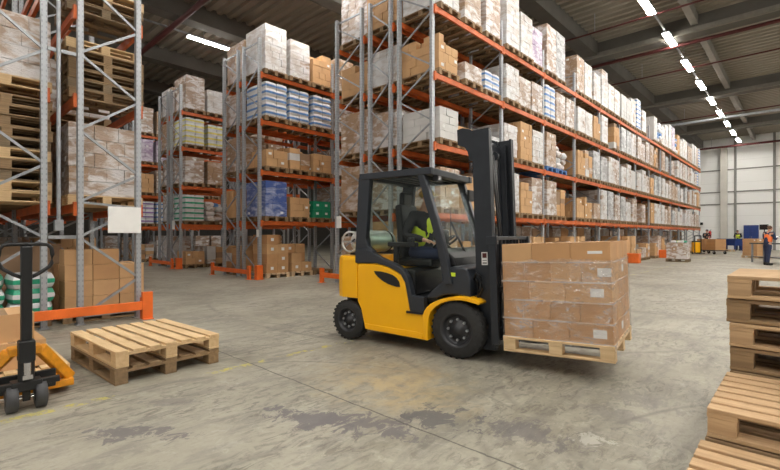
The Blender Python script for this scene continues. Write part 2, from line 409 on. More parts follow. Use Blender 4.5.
# ------------------------------------------------------------------ racks
def post_mesh(h):
    m = MB().bb((-.05, -.035, 0), (.05, .035, h), 'post').bb((-.07, -.06, 0), (.07, .06, .012), 'galv')
    return m.mesh('post')
_pm = {}
def frame(parent, x, depth, h, nodes=None, label=None):
    """one upright frame at x: two posts and zigzag bracing"""
    m = MB()
    if nodes is None:
        nodes = [[((i + 0) % 2, .15 + i * .62) for i in range(int((h - .3) / .62) + 1)]]
    for ch in nodes:
        for (a, za), (b, zb) in zip(ch, ch[1:]):
            m.bar((0, .02 + a * (depth - .04), za), (0, .02 + b * (depth - .04), zb), .028, .034, 'galv')
    for z in (.12, h - .1): m.bb((-.015, 0, z - .02), (.015, depth, z + .02), 'galv')
    f = m.build('upright_frame', parent, (x, 0, 0))
    if h not in _pm: _pm[h] = post_mesh(h)
    for yy in (.035, depth - .035):
        p = bpy.data.objects.new('post', _pm[h]); C.objects.link(p); p.parent = f; p.location = (0, yy, 0)
    return f
_bm = {}
def rack(name, label, loc, rz, depth, bays, levels, h, mat='orange_far', group=None, nodes=None):
    r_ = thing(name, label, 'storage rack', loc, rz, group)
    x = 0.0; xs = [0.0]
    for b in bays: x += b; xs.append(x)
    for i, x in enumerate(xs): frame(r_, x, depth, h, nodes)
    for i, b in enumerate(bays):
        L = b - .08
        if (L, mat) not in _bm:
            mm = MB().bb((0, -.025, -.12), (L, .025, 0), mat)
            for xx in (.0, L): mm.bb((xx - .03, -.031, -.17), (xx + .03, .031, .03), mat)
            _bm[(L, mat)] = mm.mesh('beam')
        for z in levels:
            for nm, yy in (('front_beam', -.01), ('rear_beam', depth + .01)):
                o = bpy.data.objects.new(nm, _bm[(L, mat)]); C.objects.link(o); o.parent = r_
                o.location = (xs[i] + .04, yy, z)
    return r_, xs

def guard(label, x, y, length, horiz=True, h=.40, rz=0.0, rail_z=.21, loc=None):
    """orange end-of-rack guard: rail between two plated posts; local x runs along it"""
    g = thing('rack_guard', label, 'rack guard', (x, y, 0), rz)
    for k, xx in enumerate((0, length)):
        MB().bb((xx - .075, -.03, 0), (xx + .075, .03, h), 'orange').bb((xx - .075, -.09, 0), (xx + .075, .09, .012), 'orange').bb((xx - .075, .03, 0), (xx - .06, .09, h * .8), 'orange').build('post', g, bevel=.006)
    MB().bb((.07, -.025, rail_z - .065), (length - .07, .025, rail_z + .065), 'orange').build('rail', g, bevel=.006)
    return g

# ------------------------------------------------------------------ pallets
def pallet_bits(L, W, boards=7, wood='wood', H=.144):
    """deck along X; returns named mesh builders"""
    bt = .022; bw = {5: .115, 6: .10, 7: .086}[boards]
    top = MB(); 
    for i in range(boards):
        w = bw * W / .8; yy = -W / 2 + w / 2 + i * (W - w) / (boards - 1)
        top.bb((-L / 2, yy - w / 2, H - bt), (L / 2, yy + w / 2, H), wood)
    str_ = []
    for xx in (-L / 2 + .06, 0, L / 2 - .06): str_.append(MB().bb((xx - .06, -W / 2, H - 2 * bt), (xx + .06, W / 2, H - bt), wood))
    blocks = []
    for xx in (-L / 2 + .06, 0, L / 2 - .06):
        for yy in (-W / 2 + .055, 0, W / 2 - .055):
            blocks.append(MB().bb((xx - .058, yy - .053, bt), (xx + .058, yy + .053, H - 2 * bt), wood))
    base = []
    for yy in (-W / 2 + .055, 0, W / 2 - .055): base.append(MB().bb((-L / 2, yy - .053, 0), (L / 2, yy + .053, bt), wood))
    return top, str_, blocks, base
_pp = {}
def pallet_single(L=1.2, W=.8, boards=5, wood='wood_old'):
    k = (L, W, boards, wood)
    if k not in _pp:
        t_, s_, bl, ba = pallet_bits(L, W, boards, wood); m = t_
        for q in s_ + bl + ba:
            m.add(q.v, q.f, wood)
        _pp[k] = m.mesh('wooden_pallet')
    return _pp[k]
def put_pallet(x, y, z, rz, label, group, wood='wood_old', L=1.2, W=.8, boards=5, cat='pallet'):
    o = bpy.data.objects.new('wooden_pallet', pallet_single(L, W, boards, wood)); C.objects.link(o)
    o.location = (x, y, z); o.rotation_euler = (0, 0, rz); return tag(o, label, cat, group)
_pd = {}
def detailed_pallet(mtx, label, group=None, wood='wood_y', L=1.2, W=.8, boards=7):
    """a near pallet: deck, stringers, nine blocks and three base boards as parts"""
    k = (L, W, boards, wood)
    if k not in _pd:
        t_, s_, bl, ba = pallet_bits(L, W, boards, wood)
        _pd[k] = [(t_.mesh('top_deck'), 'top_deck')] + [(b.mesh('stringer_board'), 'stringer_board') for b in s_] + [(b.mesh('block'), 'block') for b in bl] + [(b.mesh('base_board'), 'base_board') for b in ba]
    e = thing('wooden_pallet', label, 'pallet', group=group); e.matrix_basis = mtx
    for me, nm in _pd[k]:
        o = bpy.data.objects.new(nm, me); C.objects.link(o); o.parent = e
        if nm != 'stringer_board':
            b = o.modifiers.new('bevel', 'BEVEL'); b.width = .003; b.segments = 1
    return e
def T(x, y, z, rz=0.0): return Matrix.Translation((x, y, z)) @ Matrix.Rotation(rz, 4, 'Z')

# ------------------------------------------------------------------ load prototypes (on a 1.2 x 0.8 pallet, long axis X)
KIND = {'white': ('white film-wrapped carton load', 'w_white'), 'pink': ('pale film-wrapped carton load', 'w_pink'),
        'brown': ('brown film-wrapped carton load', 'w_brown'), 'box': ('stack of plain brown cartons', 'carton_l'),
        'wbox': ('white carton load', 'carton_w'), 'bluebag': ('white and blue bagged load', 'bag_b'), 'yelbag': ('white and yellow bagged load', 'bag_y'),
        'grnbag': ('white and green bagged load', 'bag_g'), 'purbag': ('white and purple bagged load', 'bag_p'), 'blue': ('blue film-wrapped load', 'w_blue'),
        'crate': ('green crate load with white labels', 'green'), 'grey': ('grey film-wrapped load', 'w_grey'), 'lilac': ('lilac film-wrapped load', 'w_lilac'),
        'sack': ('uneven white sack load', 'bag_w'), 'mixed': ('uneven mixed carton load', 'carton')}
_lp = {}
def load_mesh(kind, h, var=0):
    k = (kind, h, var)
    if k in _lp: return _lp[k]
    r = random.Random(hash((len(kind), ord(kind[0]), int(h * 100), var)) & 0xffff); m = MB()
    L, W = 1.14, .735; mt = KIND[kind][1]
    if kind in ('white', 'pink', 'brown', 'box', 'wbox', 'blue', 'grey', 'lilac', 'crate'):
        n = max(2, round(h / (.2 if kind != 'crate' else .24))); dz = h / n
        for i in range(n):
            nx, ny = ((4, 3) if i % 2 else (3, 2)) if kind != 'crate' else (3, 2)
            if var == 1: nx, ny = ny + 2, nx
            for a in range(nx):
                for b in range(ny):
                    if i == n - 1 and kind == 'box' and r.random() < .22: continue
                    if 0 < a < nx - 1 and 0 < b < ny - 1 and i < n - 1: continue
                    sx, sy = L / nx, W / ny; j = r.uniform(-.006, .006)
                    g = .006 if kind in ('box', 'crate', 'wbox') else .0035
                    mm = mt
                    if kind == 'pink' and r.random() < .04: mm = 'w_brown'
                    if kind == 'white' and r.random() < .06: mm = 'w_pink'
                    cx, cy = -L / 2 + (a + .5) * sx + j, -W / 2 + (b + .5) * sy + j * .7; cz = (i + .5) * dz
                    m.box((cx, cy, cz), (sx - g, sy - g, dz - .005), mm, (0, 0, r.uniform(-.012, .012)))
                    if r.random() < (.12 if kind != 'crate' else .9):
                        if a == nx - 1: m.bb((cx + sx / 2 - .004 + .006, cy - .05, cz - .03), (cx + sx / 2 + .008, cy + .05, cz + .04), 'paper')
                        if a == 0: m.bb((cx - sx / 2 - .008, cy - .05, cz - .03), (cx - sx / 2 + .0, cy + .05, cz + .04), 'paper')
                        if b == 0: m.bb((cx - .05, cy - sy / 2 - .008, cz - .03), (cx + .05, cy - sy / 2, cz + .04), 'paper')
        if kind in ('white', 'pink', 'brown', 'blue', 'grey', 'lilac'):   # loose film flap on top
            m.bb((-L / 2 + .02, -W / 2 + .02, h - .002), (L / 2 - .02, W / 2 - .02, h + .012), mt)
    elif kind.endswith('bag'):
        n = max(3, round(h / .21)); dz = h / n
        for i in range(n):
            nx, ny = (2, 2)
            for a in range(nx):
                for b in range(ny):
                    sx, sy = L / nx, W / ny
                    m.puff((-L / 2 + (a + .5) * sx + r.uniform(-.01, .01), -W / 2 + (b + .5) * sy, (i + .5) * dz), (sx * 1.03, sy * 1.03, dz * 1.08), .10, 'bag_w', mt, 6)
    elif kind == 'sack':
        z = 0
        n = max(2, round(h / .2))
        for i in range(n):
            for a in range(2):
                for b in range(2):
                    if i == n - 1 and r.random() < .4: continue
                    m.puff((-.3 + .6 * a + r.uniform(-.06, .06), -.2 + .4 * b + r.uniform(-.03, .03), .11 + .19 * i), (.6, .42, .24), .28, r.choice(['bag_w', 'bag_w', 'bag_b', 'w_pink']), None, 4)
    elif kind == 'mixed':
        xs = [-.58, -.2, .2, .58]
        for a in range(3):
            for b in range(2):
                z = 0
                while z < h * r.uniform(.65, 1.0):
                    dz = r.choice([.16, .22, .28]); dz = min(dz, h - z)
                    if dz < .08: break
                    m.box(((xs[a] + xs[a + 1]) / 2, -.195 + b * .39, z + dz / 2), (.375 * r.uniform(.88, 1), .375 * r.uniform(.9, 1), dz - .004), r.choice(['carton', 'carton_l', 'carton_d', 'w_brown', 'carton_l', 'carton_w']), (0, 0, r.uniform(-.03, .03)))
                    z += dz
    _lp[k] = m.mesh('pallet_load'); return _lp[k]
def put_load(kind, h, x, y, z, rz, label, group, var=0, sc=(1, 1, 1)):
    o = bpy.data.objects.new('pallet_load', load_mesh(kind, h, var)); C.objects.link(o)
    o.location = (x, y, z); o.rotation_euler = (0, 0, rz); o.scale = sc; return tag(o, label, 'pallet load', group)
LV = ['floor level', 'lowest shelf', 'second shelf', 'third shelf', 'top shelf']
SL = ['near', 'middle', 'far']
PH = .146

# -------- long right rack (front) and the two behind it
LR = (1.8, 3.37, 4.95, 6.45)
XR1 = -6.04; YE = 7.85
bays = [3.10] + [2.65] * 12
rA, xsA = rack('pallet_rack', 'long front rack with orange beams along the right aisle, behind the forklift', (XR1, YE, 0), R(90), 1.06, bays, LR, 7.2)
rB, xsB = rack('pallet_rack', 'shallow middle rack back to back with the long right rack', (XR1 - 1.27, YE, 0), R(90), .79, bays[:8], LR, 7.2)
rC, xsC = rack('pallet_rack', 'rack behind the cab, with the white notice and orange foot guard', (XR1 - 2.30, YE, 0), R(90), 1.07, bays[:4], LR, 7.2)

def fill(xf, depth, yend, xs, levels, plan, rname, grp, center=None, rnd_=rnd, side=-1, skip=()):
    cx = xf + side * depth / 2
    for b in range(len(xs) - 1):
        L = xs[b + 1] - xs[b]
        for li, z in enumerate((0.0,) + tuple(levels)):
            row = plan(b, li)
            n = len(row)
            for s, spec in enumerate(row):
                if not spec: continue
                kind, h = spec[0], spec[1]; pw = spec[2] if len(spec) > 2 else 'wood_old'
                y = yend + xs[b] + .07 + (L - .14) * (s + .5) / n + rnd_.uniform(-.02, .02)
                x = cx + rnd_.uniform(-.03, .03)
                where = '%s of %s bay, %s, %s' % (SL[s], ords[b], LV[li], rname)
                put_pallet(x, y, z + .001, R(180) * rnd_.randint(0, 1), 'wooden pallet, ' + where if pw != 'blue_wood' else 'blue wooden pallet, ' + where, 'pallets in the ' + rname, pw)
                put_load(kind, h, x, y, z + PH, 0 if rnd_.random() < .5 else R(180), KIND[kind][0] + ', ' + where, 'loads in the ' + rname, rnd_.randint(0, 1), (1, 1, 1))
pick = ['white'] * 7 + ['pink'] * 6 + ['brown'] * 4 + ['box'] * 2 + ['wbox'] * 3 + ['grey'] * 2 + ['sack', 'mixed', 'bluebag', 'lilac']
planA = {
    (0, 4): [('white', 1.35), ('pink', 1.3), ('pink', 1.5)], (0, 3): [('box', .8), ('pink', .42), ('bluebag', .5)], (0, 2): [('wbox', .72), ('box', .5), ('grey', .4)],
    (0, 1): [('brown', .9), ('box', .8), ('brown', 1.0)], (0, 0): [('brown', 1.2), ('mixed', 1.0), ('crate', .8)],
    (1, 4): [('white', 1.5), ('white', 1.2), ('lilac', 1.1)], (1, 3): [('white', .95), ('pink', .85), ('pink', .9)], (1, 2): [('white', .9), ('box', 1.1), ('white', 1.0)],
    (1, 1): [('white', 1.1), ('box', .9), ('pink', 1.1)],
    (2, 4): [('pink', 1.5), ('grey', 1.55), None], (2, 3): [('bluebag', 1.05), ('pink', 1.0), ('pink', 1.0)], (2, 2): [('brown', 1.1, 'blue_wood'), ('sack', .8, 'blue_wood'), None],
    (2, 1): [('pink', 1.1), ('mixed', .9), None],
    (3, 4): [('brown', 1.3), ('white', 1.25), ('white', 1.1)], (3, 2): [('box', .9), ('mixed', 1.0), ('grey', 1.1)], (3, 1): [('box', .7), ('box', .8), ('brown', .6)],
    (4, 2): [('grey', 1.0), ('white', 1.1), ('pink', 1.1)], (4, 1): [('white', 1.2), ('grey', 1.2), ('pink', 1.1)],
}
def pA(b, li):
    if (b, li) in planA: return planA[(b, li)]
    if li == 0:
        if b < 3: return [(rnd.choice(['mixed', 'brown', 'box']), rnd.choice([.7, 1.1])) for _ in range(3)]
        return [((rnd.choice(['white', 'pink', 'mixed', 'box']), rnd.choice([.5, .7, 1.1])) if rnd.random() < .62 else None) for _ in range(3)]
    hs = [.9, 1.1, 1.1] if li < 4 else [1.1, 1.3, 1.5]
    return [((rnd.choice(pick), rnd.choice(hs)) if rnd.random() < .93 else None) for _ in range(3)]
fill(XR1, 1.06, YE, xsA, LR, pA, 'long right rack', '')
def pB(b, li):
    return [(rnd.choice(['brown', 'pink', 'box', 'white']), rnd.choice([.9, 1.1]) if li else 1.5) for _ in range(3)] if b < 2 else []
fill(XR1 - 1.37, .79, YE, xsB, LR, pB, 'middle rack', '')
planC = {4: [('pink', 1.3), ('brown', 1.1)], 3: [('box', .8), ('box', .7)], 2: [('brown', 1.1), ('pink', 1.0)], 1: [('brown', 1.2), ('pink', 1.0)], 0: [('brown', 1.1), ('mixed', .9)]}
fill(XR1 - 2.30, 1.07, YE, xsC, LR, lambda b, li: (planC[li] + [None]) if b == 0 else [], 'rack behind the cab', '')
# the goods deep in the middle rack, past what could be told apart
m = MB()
for b in range(2, 13):
    for z in (0.0,) + LR:
        for s in range(3):
            y = YE + sum(bays[:b]) + .07 + (bays[b] - .14) * (s + .5) / 3; h = rnd.uniform(.8, 1.15) if z else rnd.uniform(1.35, 1.5)
            m.bb((XR1 - 2.2, y - .39, z + .146), (XR1 - 1.22, y + .39, z + .146 + h), rnd.choice(['w_brown', 'carton', 'w_pink', 'carton_d']))
            m.bb((XR1 - 2.2, y - .40, z + .001), (XR1 - 1.22, y + .40, z + .144), 'wood_old')
st = m.build('distant_stacked_goods'); st['kind'] = 'stuff'; tag(st, 'dim stacked goods filling the depth of the long right rack', 'stacked goods')

# -------- left racks B, C, D
LB = (1.72, 3.22, 4.72, 6.12)
def leftrack(xc, ye, tagn, nick, plan, plan2):
    r1, xs = rack('pallet_rack', 'orange-beamed rack %s, right half of its pair' % tagn, (xc, ye, 0), R(90), 1.0, [2.75] * 2, LB, 7.15)
    r2, _ = rack('pallet_rack', 'orange-beamed rack %s, left half of its pair' % tagn, (xc - 1.28, ye, 0), R(90), 1.0, [2.75] * 2, LB, 7.15)
    fill(xc, 1.0, ye, xs, LB, plan, nick, '')
    fill(xc - 1.28, 1.0, ye, xs[:2], LB, plan2, 'left twin of ' + nick, '')
pb = {4: [('white', 1.35), ('white', 1.15), ('box', 1.0)], 3: [('bluebag', 1.02)] * 3, 2: [('box', .5), ('mixed', .7), ('box', .6)], 1: [('blue', 1.05), ('box', .62), ('crate', .55)], 0: []}
pb2 = {4: [('brown', 1.25), None, None], 3: [('pink', 1.0), None, None], 2: [('brown', 1.1), None, None], 1: [('box', .9), None, None], 0: [('mixed', .8), None, None]}
leftrack(-11.73, 6.87, 'with blue-striped bags left of the forklift', 'blue-bag rack', lambda b, li: pb[li] if b == 0 else ([(rnd.choice(['pink', 'brown', 'mixed']), rnd.choice([.9, 1.1])) for _ in range(3)] if li else []), lambda b, li: pb2[li])
pc = {4: [('pink', 1.3), ('white', .9), ('pink', 1.0)], 3: [('yelbag', 1.05), ('yelbag', .9), None], 2: [('pink', 1.0), ('brown', .9), None], 1: [('grnbag', 1.0), ('sack', .8), None], 0: [('box', .5), ('mixed', .7), ('white', .6)]}
leftrack(-17.6, 6.9, 'holding yellow-striped bags', 'yellow-bag rack', lambda b, li: pc[li] if b == 0 else [(rnd.choice(['pink', 'brown', 'white']), 1.1)] * 2 + [None], lambda b, li: [(rnd.choice(['pink', 'white', 'brown']), 1.1), None, None])
pd_ = {4: [('pink', 1.2), ('brown', 1.1), None], 3: [('lilac', 1.05), ('lilac', 1.05), None], 2: [('box', .9), ('pink', 1.1), None], 1: [('purbag', 1.05), ('bluebag', 1.05), None], 0: [('mixed', .7), ('white', .8), None]}
leftrack(-23.2, 6.9, 'farthest to the left, with lilac loads', 'lilac-load rack', lambda b, li: pd_[li] if b == 0 else [('pink', 1.1)] * 2 + [None], lambda b, li: [])

leftrack(-29.0, 7.0, 'at the far left behind the lilac loads', 'far-left rack', lambda b, li: [('pink', 1.1), ('brown', 1.0), None], lambda b, li: [])
# guards of the far racks (rails run across the rack ends)
guard('orange foot guard at the end of the rack with the blue-striped bags', -14.15, 6.55, 2.35)
guard('orange foot guard at the end of the rack holding yellow-striped bags', -20.0, 6.58, 2.35)
m = MB().bb((-.075, -.1, 0), (.075, .1, .42), 'orange').bb((-.1, -.12, 0), (.1, .12, .015), 'orange')
o = tag(m.build('post_protector', loc=(-11.55, 6.72, 0), bevel=.01), 'orange post protector beside the foot guard of the blue-striped bag rack', 'post protector')
o = tag(m.build('post_protector', loc=(-17.42, 6.75, 0), bevel=.01), 'orange post protector beside the foot guard of the yellow-striped bag rack', 'post protector')
guard('orange foot guard partly hidden behind the rear of the yellow forklift', -9.6, 7.5, 3.3)

# cartons on floor pallets under rack B, one by one
def carton_thing(c, d, label, group, mat='carton', rz=0.0, mtx=None, lab=0, face='-y', name='carton', tape=True):
    m = MB().box((0, 0, d[2] / 2), d, mat)
    if tape: m.bb((-d[0] / 2 + .0, -.024, d[2]), (d[0] / 2, .024, d[2] + .0015), 'tape')
    o = m.build(name, bevel=.004)
    o.matrix_basis = (mtx or Matrix()) @ T(*c, rz)
    tag(o, label, 'carton', group)
    if lab:
        q = MB()
        if face == '-y': q.bb((d[0] * .05, -d[1] / 2 - .002, d[2] * .3), (d[0] * .05 + .11, -d[1] / 2 - .0005, d[2] * .3 + .075), 'paper')
        elif face == '+x': q.bb((d[0] / 2 + .0005, -.05, d[2] * .35), (d[0] / 2 + .002, .05, d[2] * .35 + .09), 'paper')
        q.build('shipping_label', o)
    return o
def floor_stack(x0, y0, heights, cols, where, grp, W=.38, D=.38, H=.29, jit=.015, lvl=PH):
    """x0,y0: the aisle-side near corner; cols along +y; boxes facing +x"""
    for ci, hh in enumerate(heights):
        for k in range(hh):
            hz = H
            carton_thing((x0 - D / 2 + rnd.uniform(-jit, jit), y0 + W * (ci + .5), lvl + k * hz + .001), (D - .006, W - .012, hz - .003),
                         'brown carton, %s column, %s up, %s' % (ords[ci], ords[k], where), grp, rnd.choice(['carton', 'carton_l']), rnd.uniform(-.02, .02), None, 1 if rnd.random() < .5 else 0, '+x')
put_pallet(-12.25, 7.45, .001, 0, 'wooden pallet on the floor under the blue film-wrapped load, nearest the guard', 'floor pallets under the left rack', 'wood')
floor_stack(-11.68, 7.06, [4, 3], 2, 'front row, floor under blue-bag rack', 'cartons on the floor under the rack')
put_pallet(-12.25, 8.33, .001, 0, 'wooden pallet on the floor, second from the guard, under brown cartons', 'floor pallets under the left rack', 'wood')
floor_stack(-11.7, 7.95, [2, 1], 2, 'second floor pallet, front row, blue-bag rack', 'cartons on the second floor pallet')
floor_stack(-12.1, 7.98, [3, 3], 2, 'second floor pallet, back row, blue-bag rack', 'cartons on the second floor pallet')
floor_stack(-12.1, 7.06, [4, 4], 2, 'back row, floor under blue-bag rack', 'cartons on the floor under the rack')
put_pallet(-12.25, 9.17, .001, 0, 'empty wooden pallet on the floor, third from the guard', 'floor pallets under the left rack', 'wood_old')

# -------- near-left double rack (N), its frames facing us
XN = -7.65
LN = (1.75, 3.32, 4.60, 6.2)
nodes2 = [[(1, .1), (0, .63), (1, 1.27), (0, 1.72), (1, 1.78), (0, 2.24), (1, 2.83), (0, 3.38), (1, 3.94), (0, 4.48), (1, 5.05), (0, 5.6), (1, 6.2), (0, 6.7), (1, 7.2)]]
nodes1 = [[(1, .1), (1, .68), (0, 1.26), (1, 1.76), (0, 2.28), (1, 2.9), (1, 3.28), (0, 3.86), (1, 4.48), (0, 5.0), (1, 5.6), (0, 6.3), (1, 7.2)]]
rN2, xn = rack('pallet_rack', 'tall near-left rack with a blank white board and brown cartons at its foot', (XN, 2.37, 0), R(180), .83, [2.75] * 4, LN, 7.3, 'orange_far', None, nodes2)
rN1, _ = rack('pallet_rack', 'nearest rack at the left edge, holding a tall stack of empty pallets', (XN, 1.19, 0), R(180), .83, [2.75] * 4, (1.75, 3.32, 4.85, 6.3), 7.3, 'orange_far', None, nodes1)
# row spacers between the two frames
for i, z in enumerate((1.27, 3.9)):
    tag(MB().bar((XN, 1.2, z), (XN, 1.53, z), .03, .05, 'galv').build('row_spacer'), 'short grey spacer bar joining the two near-left racks, %s' % ['just above the cartons', 'high up'][i], 'spacer')
px = MB().cyl((XN + .02, 1.33, 1.5), (XN + .02, 1.33, 9.4), .028, 'galv', 12)
p = thing('downpipe', 'thin grey vertical pipe hanging between the two near-left racks, with a box at its end', 'pipe', (XN + .05, 1.315, 0))
MB().cyl((0, 0, 1.5), (0, 0, 9.4), .026, 'galv', 12).build('pipe', p)
MB().bb((-.05, -.05, 1.36), (.05, .05, 1.51), 'galv').build('junction_box', p, bevel=.004)
g = guard('long orange guard rail on the floor before the near-left racks', XN + .22, -.3, 2.70, rz=R(90), h=.42, rail_z=.215)
sg = thing('notice_board', 'blank white square board on the near-left rack frame', 'sign', (XN + .06, 0, 0))
MB().bb((0, 1.91, 1.33), (.012, 2.36, 1.73), 'paper').build('panel', sg, bevel=.003)
MB().bb((-.02, 2.0, 1.60), (0, 2.02, 1.64), 'galv').bb((-.02, 2.35, 1.60), (0, 2.37, 1.64), 'galv').build('clip', sg)

yN2, yN1 = 1.955, .775
def npallets(x, y, z, n, where, grp, wood='wood_old'):
    for i in range(n):
        detailed_pallet(T(x + rnd.uniform(-.02, .02), y + rnd.uniform(-.02, .02), z + i * .1455 + .001, R(90) + rnd.uniform(-.02, .02)),
                        'empty pallet, %s from bottom, %s' % (ords[i], where), grp, rnd.choice(['wood_old', 'wood_old', 'wood_y', 'wood_grey']) if wood is None else wood, 1.0, .84, 5)
npallets(XN - .56, yN1, 1.75, 10, 'at the left edge, on the lowest shelf', 'empty pallets stacked in the nearest rack', None)
npallets(XN - .56, yN2, 3.32, 6, 'on the second shelf above the brown wrapped load', 'empty pallets on the second shelf', None)
npallets(XN - .56, yN2, 4.60, 3, 'at the top of the picture, under the white load', 'empty pallets on the third shelf', None)
put_load('wbox', 1.1, XN - .56, yN2, 4.60 + 3 * .1455 + .003, R(90), 'white carton load on the highest pallets, near-left rack', None, 0, (.86, 1.02, 1))
def nload(kind, h, x, y, z, lab, plab, var=0):
    detailed_pallet(T(x, y, z + .001, R(90)), plab, None, 'wood_y', 1.0, .84, 5)
    put_load(kind, h, x, y, z + PH + .001, R(90), lab, None, var, (.85, 1.05, 1))
nload('pink', .86, XN - .56, yN1, 3.32, 'pale film-wrapped carton load at the top left corner of the picture', 'wooden pallet under the wrapped load at the top left corner')
nload('pink', 1.06, XN - .56, yN2, 1.75, 'brown film-wrapped carton load on the lowest shelf above the white board', 'wooden pallet under the brown wrapped load above the white board')
put_pallet(XN - 1.43, yN2, 1.751, R(90), 'second pallet in from the frame, lowest shelf of the near-left rack', None, 'wood_old', 1.0, .84)
put_load('brown', 1.06, XN - 1.43, yN2, 1.75 + PH, R(90), 'dark wrapped load second in from the frame, lowest shelf of the near-left rack', None, 1, (.85, 1.05, 1))
put_pallet(XN - 1.43, yN1, 1.751, R(90), 'second pallet in from the frame, lowest shelf of the nearest rack', None, 'wood_old', 1.0, .84)
put_load('brown', 1.1, XN - 1.43, yN1, 1.75 + PH, R(90), 'wrapped load second in from the frame, lowest shelf of the nearest rack', None, 1, (.85, 1.05, 1))
def dq(q): return 2.30 if q == 2 else 2.75 * (1 + (q - 3) // 3) + .07 + .87 * ((q - 3) % 3 + .5)
for q in range(2, 9):
    for li, z in enumerate((0, 1.75, 3.32)):
        for yy, rn in ((yN2, 'near-left rack'), (yN1, 'nearest rack')):
            if li == 0 and q == 2 and yy == yN1: continue
            kd = ['brown', 'pink', 'box', 'mixed'][(q * 3 + li + (yy > 1)) % 4]
            put_pallet(XN - dq(q), yy, z + .001, R(90), 'wooden pallet, %s in from the frame, %s, %s' % (ords[q], LV[li], rn), 'pallets deep in the ' + rn, 'wood_old', 1.0, .84)
            put_load(kd, [.9, 1.1][(q + li) % 2], XN - dq(q), yy, z + PH, R(90), '%s, %s in from the frame, %s, %s' % (KIND[kd][0], ords[q], LV[li], rn), 'loads deep in the ' + rn, q % 2, (.85, 1.05, 1))
# brown cartons at the foot of the near-left rack
detailed_pallet(T(XN - .60, yN2, .001, R(90)), 'wooden pallet on the floor under the brown cartons, behind the orange rail', None, 'wood_old', 1.1, .84, 5)
for row, xx in enumerate((XN - .38, XN - .80)):
    for ci in range(3):
        hh = [4, 4, 3][ci] if row == 0 else 3
        for k in range(hh):
            hz = .235
            carton_thing((xx, 1.60 + .355 * ci, .147 + k * hz), (.38, .345, hz - .004), 'brown carton, %s row, %s from left, %s up, foot of near-left rack' % (['front', 'back'][row], ords[ci], ords[k]),
                         'cartons at the foot of the near-left rack', rnd.choice(['carton', 'carton', 'carton_l']), rnd.uniform(-.02, .02), None, 0)
put_pallet(XN - .6, yN1, .001, R(90), 'wooden pallet on the floor under the green and white bags', None, 'wood_old', 1.0, .84)
# green and white bags
for i in range(3):
    for j in range(2):
        m = MB().puff((0, 0, .11), (.62, .52, .23), .22, 'bag_w' if (i + j) % 2 else 'bag_g', 'bag_g' if (i + j) % 2 else 'bag_w', 6)
        o = m.build('plastic_bag', loc=(XN - .42 + .06 * j, .52 + .53 * j, .148 + .2 * i)); o.rotation_euler = (0, 0, rnd.uniform(-.15, .15))
        tag(o, 'green and white plastic bag, %s layer up, %s in nearest rack' % (ords[i], ['left side', 'right side'][j]), 'bag', 'green and white bags')
for i in range(3):
    carton_thing((XN - 1.3, .55 + .4 * i, .001), (.5, .38, 1.15), 'tall brown carton behind the green bags, %s from left' % ords[i], 'cartons behind the bags', 'carton_d', 0)

# small notices on rack posts
def notice(x, y, z, w, h, lab, rz=0.0):
    o = MB().bb((-w / 2, -.004, -h / 2), (w / 2, .004, h / 2), 'paper').build('notice_sheet', loc=(x, y, z)); o.rotation_euler = (0, 0, rz); tag(o, lab, 'notice')
notice(XR1 - 3.2, YE - .05, 1.65, .2, .32, 'small white notice on the rack post behind the forklift cab')
notice(-18.2, 6.84, 1.7, .25, .35, 'small white notice on the post of the yellow-bag rack')
notice(-11.78, 6.82, 1.35, .14, .22, 'small white notice on the post of the blue-bag rack')

# ------------------------------------------------------------------ rack at the far right edge
rE, _ = rack('pallet_rack', 'rack at the right edge of the picture, far down the aisle', (-.85, 31.6 + 5.4, 0), R(-90), 1.05, [2.7] * 2, LB, 7.3)
for i, z in enumerate((0,) + LB[:3]):
    put_pallet(-.3, 32.6, z + .001, 0, 'wooden pallet on the %s of the rack at the right edge' % LV[i], None)
    put_load('pink', 1.1, -.3, 32.6, z + PH, 0, 'pale wrapped load on the %s of the rack at the right edge' % LV[i], None)

# ------------------------------------------------------------------ near pallets
for i in range(2):
    detailed_pallet(T(-4.965, 1.575, i * .1475 + .001, R(3 + .5 * i)), ['lower of the two stacked empty pallets on the floor before the orange rail', 'pale upper pallet of the two on the floor before the orange rail'][i],
                    None, ['wood_old', 'wood_y'][i], 1.27, .95, 7)
def rstack(x, y, n, where, tone, W=.8, ang=0.0):
    for i in range(n):
        w = tone[i % len(tone)]
        detailed_pallet(T(x + .6 + rnd.uniform(-.012, .012), y + W / 2 + rnd.uniform(-.008, .008), i * .15 + .001, R(ang + rnd.uniform(-.5, .5))),
                        'wooden pallet, %s from the bottom, %s' % (ords[i], where), 'pallets stacked at the right edge', w, 1.2, W, 7)
rstack(-.345, 3.50, 7, 'tallest of the three stacks at the right edge', ['wood_old', 'wood_grey', 'wood_old', 'wood_old', 'wood_mid', 'wood_old', 'wood_mid'])
rstack(-.348, 2.66, 3, 'middle stack at the right edge', ['wood_old', 'wood_old', 'wood_mid'], .79)
rstack(-.36, 1.84, 2, 'low stack in the bottom right corner', ['wood_old', 'wood_mid'], .79)

